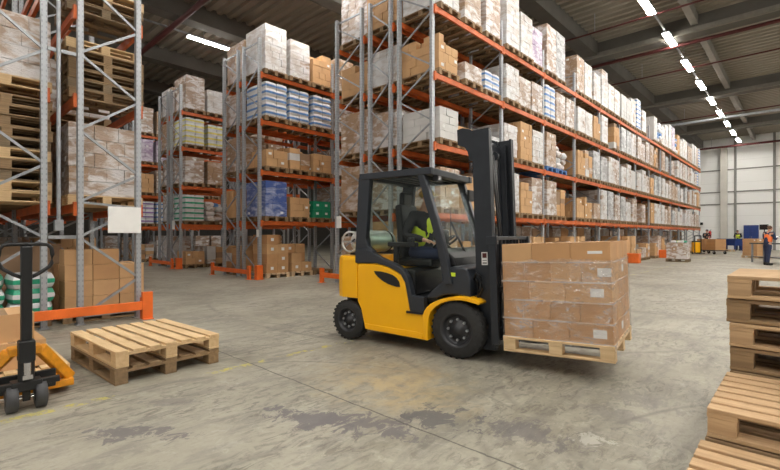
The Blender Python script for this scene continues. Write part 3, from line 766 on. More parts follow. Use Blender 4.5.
# ------------------------------------------------------------------ hand pallet truck and its load
detailed_pallet(T(-5.38, .51, .012), 'wooden pallet carried by the yellow hand pallet truck', None, 'wood_y', 1.2, .8, 7)
carton_thing((-5.14, .52, .158), (.52, .46, .225), 'lower brown carton at the right on the pallet of the hand pallet truck', None, 'carton_l', .02)
carton_thing((-5.19, .49, .385), (.50, .40, .235), 'upper brown carton at the right on the pallet of the hand pallet truck', None, 'carton_l', -.04)
carton_thing((-5.12, .16, .158), (.50, .32, .225), 'lower brown carton at the left edge on the hand pallet truck', None, 'carton', -.02)
carton_thing((-5.16, .15, .385), (.50, .27, .22), 'upper brown carton at the left edge on the hand pallet truck', None, 'carton', .02)
jk = thing('hand_pallet_truck', 'yellow hand pallet truck with black tiller at the lower left', 'pallet truck', (-4.22, .535, 0), R(180))
# local x points at the forks
def fork_mesh(y):
    return MB().bb((.30, y - .075, .065), (1.38, y + .075, .10), 'jack').bb((.30, y - .075, .035), (1.32, y - .068, .08), 'jack').bb((.30, y + .068, .035), (1.32, y + .075, .08), 'jack')
for y in (-.26, .26):
    f = fork_mesh(y).build('fork', jk, bevel=.006)
    MB().cyl((1.22, y - .04, .041), (1.22, y + .04, .041), .038, 'greyrub', 16).build('load_roller', f)
fr = MB()
fr.bar((.06, -.09, .43), (.29, -.325, .10), .05, .085, 'jack').bar((.06, .09, .43), (.29, .325, .10), .05, .085, 'jack')
fr.bb((.12, -.20, .10), (.15, .20, .24), 'black')
fr.bb((.20, -.335, .055), (.31, .335, .115), 'jack').bb((.02, -.10, .40), (.14, .10, .46), 'jack')
fr.build('front_frame', jk, bevel=.008)
MB().cyl((0, 0, .16), (0, 0, .40), .05, 'black', 18).cyl((0, 0, .40), (0, 0, .50), .022, 'chrome', 14).bb((-.05, -.09, .15), (.07, .09, .22), 'black').bb((-.03, -.2, .17), (.02, .2, .215), 'black').build('hydraulic_unit', jk, bevel=.006)
MB().cyl((-.055, .0, .26), (-.055, 0, .36), .022, 'chrome', 12).bb((-.075, -.03, .24), (-.03, .03, .27), 'chrome').build('pump_piston', jk)
for y in (-.085, .085):
    w = MB().lathe((0, y - .036, .10), (0, 1, 0), [(0, .078), (.006, .099), (.066, .099), (.072, .078)], 'greyrub', 28).build('steer_wheel', jk)
    MB().lathe((0, y - .038, .10), (0, 1, 0), [(0, .05), (.076, .05)], 'black', 20).cyl((0, y - .042, .10), (0, y + .042, .10), .015, 'chrome', 12).build('wheel_hub', w)
MB().cyl((0, -.10, .092), (0, .10, .092), .012, 'chrome').bb((-.02, -.022, .07), (.02, .022, .17), 'black').build('axle', jk)
ti = MB().bb((-.035, -.033, .42), (.035, .033, 1.22), 'black').bb((-.055, -.05, .36), (.05, .05, .52), 'black').build('tiller', jk, bevel=.012)
lp = [(0, 0, .97), (0, .075, 1.01), (0, .135, 1.055), (0, .152, 1.085), (0, .156, 1.15), (0, .150, 1.20), (0, .128, 1.226), (0, .09, 1.23), (0, 0, 1.232), (0, -.09, 1.23), (0, -.128, 1.226), (0, -.150, 1.20), (0, -.156, 1.15), (0, -.152, 1.085), (0, -.135, 1.055), (0, -.075, 1.01), (0, 0, .97)]
MB().tube(lp, .014, 'black', 10).build('handle_loop', ti)
MB().tube([(.03, .02, 1.20), (.05, .03, 1.235), (.045, .09, 1.235)], .008, 'black', 8).build('release_lever', ti)

# ------------------------------------------------------------------ forklift
FH = R(YAW - 35)
FX, FY = CS * 1.046 - SN * 5.03, SN * 1.046 + CS * 5.03
fk = thing('forklift', 'yellow forklift with dark enclosed cab carrying a pallet of brown cartons', 'forklift', (FX, FY, 0), FH)
FM = T(FX, FY, 0, FH)
YO = .55
yel = [(-1.385, .952), (-1.25, .957), (-1.1, .955), (-1.0, .942), (-.91, .918), (-.83, .888), (-.76, .85), (-.71, .80), (-.685, .74), (-.655, .60), (-.625, .44), (-.455, .432), (-.43, .36), (-.415, .26), (-.40, .143), (-1.262, .16), (-1.283, .225), (-1.33, .40), (-1.385, .49)]
MB().prism(yel, -YO + .005, YO - .005, 'yellow').build('body_panel', fk, bevel=.02)
MB().prism([(-1.255, .17), (-.45, .15), (-.45, .21), (-.53, .225), (-1.27, .235)], -YO - .004, YO + .004, 'yellow').build('lower_skirt', fk, bevel=.006)
cwp = []
MBc = MB()
# counterweight: rounded in plan
plan_ = [(-1.39, -.545), (-1.62, -.545), (-1.71, -.50), (-1.765, -.40), (-1.785, -.2), (-1.785, .2), (-1.765, .40), (-1.71, .50), (-1.62, .545), (-1.39, .545)]
def loft(m, rings, mt):
    n = len(rings[0]); vs = [p for r in rings for p in r]; fs = []
    for j in range(len(rings) - 1):
        for i in range(n): fs.append((j * n + i, j * n + (i + 1) % n, (j + 1) * n + (i + 1) % n, (j + 1) * n + i))
    fs += [tuple(range(n))[::-1], tuple(range((len(rings) - 1) * n, len(rings) * n))]
    m.add(vs, fs, mt)
def ring(z, s=1.0, dx=0.0): return [((x + 1.39) * s - 1.39 + (dx if x < -1.45 else 0), y * (s if s < 1 else 1), z) for x, y in plan_]
loft(MBc, [ring(.525), ring(.60, 1.0, -.005), ring(.85, 1.0, -.008), ring(.99), ring(1.03, .985), ring(1.042, .95)], 'yellow')
MBc.build('counterweight', fk, bevel=.012)
MB().bb((-1.74, -.33, .22), (-1.39, .33, .53), 'anth').bb((-1.3, -.31, .12), (.06, .31, .60), 'anth').build('chassis', fk, bevel=.02)
slot = [(-1.124, .873), (-1.03, .872), (-.934, .858), (-.86, .84), (-.808, .812), (-.765, .765), (-.753, .708), (-.80, .706), (-.92, .731), (-1.0, .765), (-1.065, .805), (-1.105, .84)]
for s, y0_, y1_ in ((-1, -YO - .0025, -YO + .03), (1, YO - .03, YO + .0025)):
    sl = MB().prism(slot, y0_, y1_, 'black').build('air_intake', fk)
# fenders
out = [(-.445, .432), (-.43, .47), (-.40, .51), (-.355, .55), (-.31, .577), (-.23, .612), (-.142, .640), (-.06, .655), (.02, .662), (.10, .655), (.18, .632), (.215, .612)]
inn = [(.21, .588), (.155, .602), (.08, .615), (.0, .620), (-.06, .615), (-.142, .60), (-.22, .568), (-.30, .518), (-.345, .47), (-.375, .40), (-.385, .30), (-.385, .15), (-.42, .15), (-.44, .3)]
for a, b in ((-YO - .012, -.33), (.33, YO + .012)):
    MB().prism(out + inn, a, b, 'yellow').build('fender', fk, bevel=.008)
# dark cab tub sides
tub = [(-1.42, .955), (-1.42, 1.10), (-1.36, 1.14), (-1.24, 1.135), (-1.14, 1.085), (-1.035, 1.035), (-.93, .998), (-.82, .965), (-.72, .91), (-.655, .83), (-.625, .74), (-.595, .62), (-.44, .615), (-.44, .435), (-.62, .43), (-.655, .60), (-.69, .76), (-.75, .85), (-.83, .892), (-.91, .925), (-1.0, .95), (-1.1, .965)]
for a, b in ((-.548, -.46), (.46, .548)):
    MB().prism(tub, a, b, 'anth').build('door_sill', fk, bevel=.012)
MB().bb((-.66, -.57, .425), (-.45, -.30, .45), 'black').bb((-.66, .30, .425), (-.45, .57, .45), 'black').bb((-1.35, -.46, .56), (-.1, .46, .60), 'black').build('step_plate', fk, bevel=.004)
MB().bb((-1.36, -.44, .60), (-.62, .44, .90), 'black').build('engine_cover', fk, bevel=.03)
MB().prism([(-.46, .60), (-.36, .70), (-.24, .80), (-.19, .93), (-.10, .97), (.05, .95), (.09, .84), (.09, .64), (-.05, .665), (-.2, .655), (-.33, .60)], -.50, .50, 'anth').build('front_cowl', fk, bevel=.02)
MB().bb((-.13, -.506, .86), (-.08, -.499, .90), 'hi_y').build('warning_badge', fk, label='small yellow badge')
# cab pillars
rp = [(-1.43, 1.08), (-1.415, 1.3), (-1.375, 2.0), (-1.34, 2.045), (-1.235, 2.045), (-1.20, 1.97), (-1.235, 1.6), (-1.26, 1.25), (-1.235, 1.17), (-1.14, 1.10), (-1.2, 1.05)]
ac = [(-.150, .76), (-.165, .82), (-.205, 1.0), (-.265, 1.246), (-.325, 1.45), (-.389, 1.63), (-.445, 1.82), (-.50, 1.975)]
ap = [(x - .042, z) for x, z in ac] + [(x + .045, z + .02) for x, z in reversed(ac)]
for a, b in ((-.535, -.455), (.455, .535)):
    MB().prism(rp, a, b, 'anth').build('rear_pillar', fk, bevel=.012)
    MB().prism(ap, a, b, 'anth').build('windscreen_pillar', fk, bevel=.012)
rf = MB()
for s in (-1, 1): rf.bb((-1.36, s * .50 - .04, 1.965), (-.36, s * .50 + .04, 2.045), 'anth')
for x in (-1.30, -.42): rf.bb((x - .05, -.5, 1.965), (x + .05, .5, 2.04), 'anth')
for i in range(6): rf.bb((-1.14 + i * .125, -.46, 1.985), (-1.105 + i * .125, .46, 2.03), 'anth')
rf.bb((-1.28, -.48, 2.035), (-.40, .48, 2.055), 'anth')
rfo = rf.build('overhead_guard', fk, bevel=.014)
MB().bb((-.40, -.42, 1.90), (-.34, -.32, 1.965), 'black').bb((-.339, -.41, 1.91), (-.335, -.33, 1.957), 'chrome').build('work_light', rfo)
# glazing
g = MB(); n_ = len(ac)
vs = [(x + .03, y, z) for x, z in ac for y in (-.455, .455)] + [(x + .025, y, z) for x, z in ac for y in (-.455, .455)]
g.add(vs, [(2 * i, 2 * i + 1, 2 * i + 3, 2 * i + 2) for i in range(n_ - 1)], 'glass')
g.build('windscreen', fk)
MB().bb((-1.38, -.455, 1.12), (-1.376, .455, 1.97), 'glass').build('rear_window', fk)
sidep = [(-1.25, 1.2), (-1.225, 1.17), (-1.13, 1.10), (-1.03, 1.04), (-.82, .97), (-.70, .91), (-.63, .83), (-.22, .83), (-.30, 1.24), (-.43, 1.63), (-.54, 1.965), (-1.21, 1.965)]
for y in (-.49, .49):
    g = MB(); g.add([(x, y, z) for x, z in sidep], [tuple(range(len(sidep)))], 'glass'); g.build('side_window', fk)
# wiper
MB().bar((-.17, .05, .98), (-.30, -.18, 1.45), .012, .02, 'black').bar((-.24, -.3, 1.28), (-.36, -.06, 1.62), .01, .02, 'black').build('wiper', fk)
# interior
st = MB().bb((-1.02, -.23, .92), (-.52, .23, 1.02), 'black').build('seat', fk, bevel=.03)
MB().box((-1.0, 0, 1.34), (.09, .40, .68), 'black', (0, R(-5), 0)).box((-1.035, 0, 1.74), (.07, .22, .20), 'black').build('seat_back', st, bevel=.03)
MB().bb((-1.05, -.38, 1.16), (-.66, -.29, 1.215), 'black').bb((-.98, -.36, .95), (-.92, -.31, 1.18), 'black').bb((-.78, -.365, 1.21), (-.70, -.305, 1.27), 'black').build('armrest', st, bevel=.012)
MB().prism([(-.22, .96), (-.32, 1.02), (-.34, 1.12), (-.26, 1.16), (-.13, 1.05), (-.10, .96)], -.43, .43, 'black').build('dashboard', fk, bevel=.015)
sw = MB(); cx, cz = -.47, 1.20
q = Euler((0, R(-32), 0)).to_matrix()
pts = [q @ Vector((.17 * math.cos(a * math.pi / 12), .17 * math.sin(a * math.pi / 12), 0)) + Vector((cx, 0, cz)) for a in range(25)]
sw.tube(pts, .014, 'black', 8).bar(pts[0], pts[12], .02, .015, 'black').bar(pts[6], pts[18], .02, .015, 'black').cyl((cx, 0, cz), (-.27, 0, 1.0), .025, 'black')
sw.build('steering_wheel', fk)
MB().bb((-.36, -.34, 1.20), (-.33, -.16, 1.36), 'screen').bar((-.33, -.25, 1.2), (-.28, -.25, 1.08), .02, .02, 'black').build('display', fk, bevel=.006)
mb = MB().bb((-.32, .30, 1.72), (-.29, .44, 1.86), 'black').bar((-.36, .4, 1.8), (-.44, .46, 1.86), .012, .012, 'black').build('mirror', fk, bevel=.008)
# gas tank on the counterweight
tk = MB().lathe((-1.545, -.38, 1.215), (0, 1, 0), [(0, .06), (.02, .10), (.06, .132), (.12, .145), (.66, .145), (.72, .132), (.76, .10), (.78, .06)], 'tank', 28).build('gas_tank', fk)
m = MB(); rr = []
for a in range(33):
    w = 2 * math.pi * a / 32; rr.append((-1.545 + .125 * math.cos(w), -.49, 1.215 + .125 * math.sin(w)))
m.tube(rr, .013, 'tank', 8)
for a in (0, 8, 16, 24): m.bar(rr[a], (rr[a][0], -.34, rr[a][2]), .012, .02, 'tank')
m.cyl((-1.545, -.44, 1.215), (-1.545, -.36, 1.215), .03, 'chrome').bar((-1.545, -.45, 1.215), (-1.50, -.45, 1.25), .015, .015, 'black')
m.build('tank_collar', tk)
MB().bb((-1.70, -.30, 1.04), (-1.40, -.24, 1.10), 'black').bb((-1.70, .22, 1.04), (-1.40, .28, 1.10), 'black').lathe((-1.545, -.29, 1.215), (0, 1, 0), [(0, .150), (.03, .150)], 'black', 28).lathe((-1.545, .23, 1.215), (0, 1, 0), [(0, .150), (.03, .150)], 'black', 28).build('tank_strap', tk)

def wheel(name, x, z, r, y_out, w, side):
    """side -1: outer face toward -y"""
    a = y_out if side < 0 else y_out - w
    e = bpy.data.objects.new(name, None); C.objects.link(e); e.parent = fk; e.location = (x, 0, z)
    pr = [(.0, r * .60), (.002, r * .80), (.014, r * .93), (.03, r * .985), (.045, r), (w - .045, r), (w - .03, r * .985), (w - .014, r * .93), (w - .002, r * .80), (w, r * .60)]
    ty = MB().lathe((0, a, 0), (0, 1, 0), pr, 'rubber', 40, close=False)
    for i in range(28):                                                   # tread lugs at the shoulder
        an = 2 * math.pi * i / 28; ca, sa = math.cos(an), math.sin(an)
        for yy in (a + .035, a + w - .035):
            ty.add([(ca * (r * k) - sa * d, yy + e_, sa * (r * k) + ca * d) for k in (.96, .997) for d, e_ in ((-.012, -.024), (.012, -.024), (.012, .024), (-.012, .024))],
                   [(0, 1, 2, 3), (7, 6, 5, 4), (0, 4, 5, 1), (1, 5, 6, 2), (2, 6, 7, 3), (3, 7, 4, 0)], 'rubber')
    ty.build('tyre', e)
    o_ = a if side < 0 else a + w; d = 1 if side < 0 else -1
    rim = MB().lathe((0, o_, 0), (0, d, 0), [(.0, r * .62), (.0, r * .57), (.03, r * .52), (.055, r * .50), (.06, r * .36), (.035, r * .30), (.03, r * .16), (.01, r * .15), (.01, .002)], 'rim', 36, close=False).lathe((0, o_, 0), (0, d, 0), [(.058, r * .60), (w - .01, r * .60)], 'black', 24)
    rim.build('rim', e)
    for i in range(8):
        an = 2 * math.pi * i / 8
        c_ = (r * .36 * math.cos(an), r * .36 * math.sin(an)); MB().cyl((c_[0], o_ + d * .058, c_[1]), (c_[0], o_ + d * .028, c_[1]), .014, 'galv', 6).build('wheel_nut', e)
wheel('front_wheel', -.05, .302, .302, -.55, .17, -1); wheel('front_wheel', -.05, .302, .302, .55, .17, 1)
wheel('rear_wheel', -1.545, .248, .248, -.545, .16, -1); wheel('rear_wheel', -1.545, .248, .248, .545, .16, 1)

# mast, tilted back two degrees
TM = Matrix.Translation((.2, 0, .15)) @ Matrix.Rotation(R(-2.0), 4, 'Y') @ Matrix.Translation((-.2, 0, -.15))
ms = MB()
for s in (-1, 1):
    ms.bb((.125, s * .375, .10), (.318, s * .345, 2.42), 'mast').bb((.125, s * .345, .10), (.15, s * .295, 2.42), 'mast').bb((.293, s * .345, .10), (.318, s * .295, 2.42), 'mast')
for z in (.22, 1.05): ms.bb((.105, -.33, z), (.13, .33, z + .12), 'mast')
ms.bb((.105, -.33, 2.30), (.14, .33, 2.38), 'mast')
for s in (-1, 1):
    pr = [(-.045, 2.455), (.02, 2.465), (.10, 2.44), (.13, 2.42), (.13, 2.10), (.085, 2.10), (.07, 2.20), (.035, 2.255), (-.045, 2.29)]
    ms.prism(pr, s * .372, s * .32, 'mast')
mst = ms.build('mast', fk, bevel=.004); mst.matrix_basis = TM
im = MB()
for s in (-1, 1):
    im.bb((.15, s * .343, .16), (.25, s * .318, 2.36), 'mast').bb((.155, s * .318, .16), (.17, s * .285, 2.36), 'mast').bb((.235, s * .318, .16), (.25, s * .285, 2.36), 'mast')
im.bb((.15, -.32, 2.24), (.18, .32, 2.33), 'mast').bb((.15, -.26, .2), (.18, .26, .3), 'mast').build('inner_mast', mst, bevel=.003)
for s in (-1, 1):
    MB().cyl((.10, s * .22, .2), (.10, s * .22, 1.3), .034, 'mast', 14).cyl((.10, s * .22, 1.3), (.10, s * .22, 2.3), .02, 'chrome', 12).build('lift_cylinder', mst)
    MB().bb((.20, s * .10 - .015, .5), (.212, s * .10 + .015, 2.2), 'chrome').cyl((.19, s * .10 - .02, 2.2), (.19, s * .10 + .02, 2.2), .05, 'mast', 18).build('lift_chain', mst)
MB().tube([(.2, .02, 2.2), (.24, .0, 1.8), (.27, .0, 1.3), (.25, .02, 1.0), (.2, .02, .8)], .014, 'black').tube([(.2, -.03, 2.2), (.24, -.05, 1.8), (.27, -.05, 1.3), (.25, -.03, 1.0), (.2, -.03, .8)], .014, 'black').build('hydraulic_hose', mst)
MB().bb((.195, -.3785, .985), (.262, -.3752, 1.12), 'paper').bb((.205, -.3792, 1.06), (.252, -.3784, 1.11), 'redpipe').bb((.205, -.3792, 1.0), (.252, -.3784, 1.012), 'black').bb((.205, -.3792, 1.03), (.252, -.3784, 1.036), 'black').build('warning_label', mst, label='white warning label with a red symbol')
ca_ = MB()
for z in (.22, .60): ca_.bb((.32, -.50, z), (.365, .50, z + .11), 'mast')
for s in (-1, 1): ca_.bb((.28, s * .24 - .02, .20), (.33, s * .24 + .02, .74), 'mast')
cr_ = ca_.build('fork_carriage', mst, bevel=.004)
lb = MB()
for s in (-1, 1): lb.bb((.30, s * .525, .20), (.375, s * .475, 1.27), 'mast').bb((.28, s * .53, 1.20), (.39, s * .47, 1.28), 'mast')
lb.bb((.33, -.5, 1.24), (.37, .5, 1.28), 'mast').bb((.33, -.5, .72), (.37, .5, .76), 'mast')
for i in range(9): lb.bb((.34, -.41 + i * .1025 - .009, .74), (.36, -.41 + i * .1025 + .009, 1.25), 'mast')
lb.build('load_backrest', mst, (.035, 0, 0), bevel=.004)
for s in (-1, 1):
    MB().bb((.365, s * .26 - .055, .2), (.405, s * .26 + .055, .74), 'mast').prism([(.335, .2), (1.42, .212), (1.42, .226), (.9, .245), (.375, .25), (.335, .25)], s * .26 - .055, s * .26 + .055, 'mast').build('fork', mst, bevel=.004)
MB().cyl((-.15, -.29, .55), (.14, -.29, .72), .035, 'mast').cyl((-.15, .29, .55), (.14, .29, .72), .035, 'mast').build('tilt_cylinder', fk)
MB().tube([(.08, -.40, .82), (.12, -.42, .90), (.17, -.41, .86), (.18, -.40, .74), (.13, -.41, .64), (.06, -.40, .66)], .014, 'black').tube([(.05, -.37, .80), (.09, -.40, .86), (.13, -.39, .80), (.13, -.38, .70), (.06, -.38, .68)], .012, 'black').build('hydraulic_hose', fk)

# load on the forks
z0 = .160
LM = FM @ TM
detailed_pallet(LM @ T(.963, 0.0, z0), 'wooden pallet raised on the forks of the yellow forklift', None, 'wood_y', .985, 1.12, 7)
lay = [(4, [.30, .36, .34]), (3, [.225, .255, .27, .25]), (2, [.27, .33, .40]), (1, [.20, .26, .27, .27]), (0, [.29, .34, .37])]
lname = {4: 'top', 3: 'second', 2: 'third', 1: 'fourth', 0: 'bottom'}
LH = .179; x0_, y0_ = .482, -.545; TX = .965
for L_, ws in lay:
    s_ = TX / sum(ws); nd = 3 if len(ws) == 3 else 4; dd = 1.09 / nd; x = x0_
    for i, w in enumerate(ws):
        w *= s_
        for j in range(nd):
            if L_ != 4 and 0 < i < len(ws) - 1 and 0 < j < nd - 1: x_ = None; continue
            last = i == len(ws) - 1
            lb_ = 1 if (j == 0 and last and L_ in (3, 2, 0)) else 0
            where = ['nearest the mast', 'second from the mast', 'third from the mast', 'fourth from the mast'][i]
            rowt = ['row facing camera', 'second row back', 'third row back', 'fourth row back'][j]
            o = carton_thing((x + w / 2, y0_ + dd * (j + .5), z0 + .146 + L_ * LH), (w - .004, dd - .005, LH - .002), 'forklift load carton, %s layer, %s, %s' % (lname[L_], where, rowt),
                             'cartons on the forklift pallet', rnd.choice(['carton', 'carton_l', 'carton']), rnd.uniform(-.006, .006), LM, lb_, '-y')
            if last and L_ in (3, 0) and j > 0 and (j + L_) % 2:
                q_ = MB(); q_.bb((w / 2 - .0015, -.05, .06), (w / 2 + .0, .05, .13), 'paper'); q_.build('shipping_label', o)
            if j == 0 and last and L_ == 4:
                MB().bb((-.02, -dd / 2 + .0012, .075), (.10, -dd / 2 + .0035, .10), 'paper').build('shipping_label', o)
        x += w
# stretch film around the lower four layers
fm = MB(); P0 = []; zs = [z0 + .10, z0 + .30, z0 + .50, z0 + .70, z0 + .146 + 4 * LH + .02]
o_ = .007; x1_, y1_ = x0_ + TX, y0_ + 1.09
vs = []; ring_n = None
per = []
N_ = 10
for a, b in (((x0_ - o_, y0_ - o_), (x1_ + o_, y0_ - o_)), ((x1_ + o_, y0_ - o_), (x1_ + o_, y1_ + o_)), ((x1_ + o_, y1_ + o_), (x0_ - o_, y1_ + o_)), ((x0_ - o_, y1_ + o_), (x0_ - o_, y0_ - o_))):
    for k in range(N_): per.append((a[0] + (b[0] - a[0]) * k / N_, a[1] + (b[1] - a[1]) * k / N_))
rf_ = random.Random(3)
nz = 16
for iz in range(nz + 1):
    for px_, py_ in per:
        j = rf_.uniform(0, .005); cx_, cy_ = (x0_ + x1_) / 2, (y0_ + y1_) / 2
        zt = zs[0] + (zs[-1] - zs[0]) * iz / nz + (rf_.uniform(-.012, .02) if iz in (0, nz) else 0)
        vs.append((px_ + (j if px_ > cx_ else -j), py_ + (j if py_ > cy_ else -j), zt))
np_ = len(per)
fm.add(vs, [(z_ * np_ + i, z_ * np_ + (i + 1) % np_, (z_ + 1) * np_ + (i + 1) % np_, (z_ + 1) * np_ + i) for z_ in range(nz) for i in range(np_)], 'film', None, True)
o = fm.build('stretch_wrap'); o.matrix_basis = LM; tag(o, 'clear stretch film wound round the lower four layers of cartons on the forklift', 'stretch wrap')

# ------------------------------------------------------------------ people
def skin(name, chains, mat, parent, sub=2):
    """chains: lists of (point, radius[, radius2]); a chain may start with an index pair (chain, point) to branch from"""
    vs = []; ed = []; rad = []; start = []
    for ch in chains:
        prev = None; idx = []
        for p in ch:
            if isinstance(p[0], int): prev = start[p[0]][p[1]]; idx.append(prev); continue
            vs.append(p[0]); rad.append((p[1], p[2] if len(p) > 2 else p[1])); k = len(vs) - 1
            if prev is not None: ed.append((prev, k))
            prev = k; idx.append(k)
        start.append(idx)
    me = bpy.data.meshes.new(name); me.from_pydata([tuple(v) for v in vs], ed, []); me.materials.append(M[mat])
    o = bpy.data.objects.new(name, me); C.objects.link(o); o.parent = parent
    s_ = o.modifiers.new('skin', 'SKIN'); s_.use_smooth_shade = True
    bpy.context.view_layer.objects.active = o
    if not me.skin_vertices: me.skin_vertices_ensure() if hasattr(me, 'skin_vertices_ensure') else None
    sv = me.skin_vertices[0].data
    for i, r_ in enumerate(rad): sv[i].radius = r_; sv[i].use_root = (i == 0)
    u = o.modifiers.new('sub', 'SUBSURF'); u.levels = sub; u.render_levels = sub
    return o
def V(*a): return Vector(a)
def hand_chain(ci, wrist, d, up, side):
    """palm and five unequal, slightly curled fingers leaving wrist along d"""
    d = d.normalized(); up = up.normalized(); sd = d.cross(up).normalized() * side
    palm = wrist + d * .075; out_ = []
    for k, (off, ln) in enumerate(((-.032, .062), (-.011, .075), (.011, .072), (.031, .056))):
        b = palm + sd * off; out_.append([(ci, -1), (b + d * .012, .010), (b + d * (.012 + ln * .5) - up * .006, .009), (b + d * (.010 + ln * .88) - up * .026, .0075)])
    th = wrist + d * .03 - sd * .035
    out_.append([(ci, -2), (th, .013), (th + d * .035 - sd * .012 - up * .012, .010), (th + d * .058 - sd * .006 - up * .02, .008)])
    return [(palm, .034, .018)], out_
def person(root, J, top, legs, vest, head, hat, shoes='black'):
    """J: joints in the root's frame (x forward)"""
    body = [[(J['pelvis'], .14, .11), ((J['pelvis'] + J['chest']) / 2, .125, .10), (J['chest'], .15, .11), (J['neck'], .06), (J['neck'] + V(.005, 0, .05), .055), (J['head'] + V(.02, 0, -.05), .068), (J['head'] + V(.005, 0, .02), .088, .08), (J['head'] + V(0, 0, .075), .066)]]
    for s in ('l', 'r'):
        dh = (J['hand_' + s] - J['elb_' + s]).normalized(); up = V(0, 0, 1) if abs(dh.z) < .8 else V(1, 0, 0)
        up = (up - dh * up.dot(dh)).normalized()
        w = J['hand_' + s]
        pl, fg = hand_chain(len(body), w, dh, up, 1 if s == 'l' else -1)
        body.append([(0, 2), (J['sho_' + s], .058), (J['elb_' + s], .042), (w - dh * .03, .029), (w + dh * .02, .03, .02)] + pl)
        body += fg
    for s in ('l', 'r'):
        f = J['foot_' + s]
        body.append([(0, 0), (J['hip_' + s], .085), (J['knee_' + s], .058), (f + V(0, 0, .09), .038), (f + V(.05, 0, .045), .036, .03), (f + V(.16, 0, .035), .03, .024)])
    skin('body', body, 'skin', root)
    jk_ = [[(J['pelvis'] - V(0, 0, .05), .165, .14), (J['pelvis'] + V(0, 0, .06), .165, .135), ((J['pelvis'] + J['chest']) / 2, .15, .12), (J['chest'], .175, .13), (J['neck'] - V(0, 0, .03), .075, .07)]]
    for s in ('l', 'r'):
        w = J['hand_' + s]; dh = (w - J['elb_' + s]).normalized()
        jk_.append([(0, 3), (J['sho_' + s], .075), ((J['sho_' + s] + J['elb_' + s]) / 2, .062), (J['elb_' + s], .055), (w - dh * .0, .040)])
    skin('jacket', jk_, top, root)
    tr_ = [[(J['pelvis'] + V(0, 0, .05), .15, .125), (J['pelvis'] - V(0, 0, .03), .15, .125)]]
    for s in ('l', 'r'): tr_.append([(0, 1), (J['hip_' + s], .10), ((J['hip_' + s] + J['knee_' + s]) / 2, .088), (J['knee_' + s], .072), ((J['knee_' + s] + J['foot_' + s] + V(0, 0, .1)) / 2, .064), (J['foot_' + s] + V(0, 0, .08), .055)])
    skin('trousers', tr_, legs, root)
    if vest:
        c_ = J['chest']; p_ = J['pelvis']
        skin('vest', [[(p_ - (c_ - p_) * .05, .175, .150), (p_ + (c_ - p_) * .5, .16, .135), (c_ - V(0, 0, .02), .188, .148), (c_ + (J['neck'] - c_) * .62, .12, .10)]], vest, root)
    for s in ('l', 'r'):
        f = J['foot_' + s]; MB().puff(f + V(.07, 0, .045), (.29, .105, .10), .25, shoes, None, 6).puff(f + V(.0, 0, .09), (.12, .10, .10), .3, shoes, None, 4).build('shoe', root)
    h = J['head']; m_ = MB()
    if hat == 'hair':
        m_.puff(h + V(-.022, 0, .045), (.20, .178, .165), .62, 'hair', None, 8); m_.build('hair', root)
    else:
        m_.puff(h + V(-.012, 0, .07), (.205, .185, .14), .6, hat, None, 8).bb((h.x + .06, -.06 + h.y, h.z + .045), (h.x + .15, .06 + h.y, h.z + .055), hat); m_.build('cap', root)
    MB().puff(h + V(.095, 0, -.008), (.03, .024, .045), .4, 'skin', None, 4).build('nose', root)
    for s in (-1, 1):
        MB().puff(h + V(.0, s * .084, 0), (.035, .018, .06), .4, 'skin', None, 4).build('ear', root)
        MB().puff(h + V(.083, s * .03, .018), (.012, .022, .012), .5, 'screen', None, 4).build('eye', root)
    MB().puff(h + V(.084, 0, -.048), (.012, .045, .012), .4, 'redpipe', None, 4).build('mouth', root)

# driver, seated
dr = thing('person', 'forklift driver in yellow high-visibility vest over black sleeves, seated in the cab', 'person', (FX, FY, 0), FH)
J = dict(pelvis=V(-.80, 0, 1.12), chest=V(-.765, 0, 1.46), neck=V(-.745, 0, 1.62), head=V(-.71, 0, 1.735), sho_l=V(-.76, .20, 1.53), sho_r=V(-.79, -.20, 1.53),
         elb_l=V(-.74, .26, 1.27), elb_r=V(-.88, -.25, 1.30), hand_l=V(-.60, .13, 1.25), hand_r=V(-.64, -.19, 1.24), hip_l=V(-.82, .10, 1.08), hip_r=V(-.82, -.10, 1.08),
         knee_l=V(-.40, .13, 1.08), knee_r=V(-.40, -.13, 1.08), foot_l=V(-.36, .13, .602), foot_r=V(-.36, -.13, .602))
person(dr, J, 'cl_black', 'cl_navy', 'hi_y', None, 'cap')
def standing(lean=0.0, arms='fwd', stride=.08):
    J = dict(pelvis=V(0, 0, .93), chest=V(.02 + lean, 0, 1.27), neck=V(.03 + lean * 1.4, 0, 1.46), head=V(.06 + lean * 2, 0, 1.585), sho_l=V(.02 + lean, .19, 1.39), sho_r=V(.02 + lean, -.19, 1.39),
             hip_l=V(0, .09, .90), hip_r=V(0, -.09, .90), knee_l=V(.05, .11, .49), knee_r=V(.01 - stride, -.11, .49), foot_l=V(.02, .12, .002), foot_r=V(-.04 - stride, -.12, .002))
    if arms == 'fwd': J.update(elb_l=V(.06 + lean, .25, 1.12), elb_r=V(.06 + lean, -.25, 1.12), hand_l=V(.30 + lean, .10, 1.15), hand_r=V(.30 + lean, -.10, 1.15))
    else: J.update(elb_l=V(-.02, .27, 1.12), elb_r=V(-.02, -.27, 1.12), hand_l=V(.06, .28, .88), hand_r=V(.06, -.28, .88))
    return J
p1 = thing('person', 'worker in orange high-visibility vest and navy trousers, looking down at a tablet at right', 'person', (-1.12, 25.05, 0), R(50))
person(p1, standing(.03), 'cl_navy', 'cl_navy', 'hi_o', None, 'hair')
tb = MB().box((.38, 0, 1.20), (.20, .28, .012), 'screen', (0, R(-25), 0)).build('tablet', loc=(-1.12, 25.05, 0), bevel=.003); tb.rotation_euler = (0, 0, R(50))
tag(tb, 'dark tablet held by the worker in the orange vest', 'tablet')
p2 = thing('person', 'distant worker in dark clothes and cap standing behind the far carton pallet', 'person', (-5.35, 40.6, 0), R(-60))
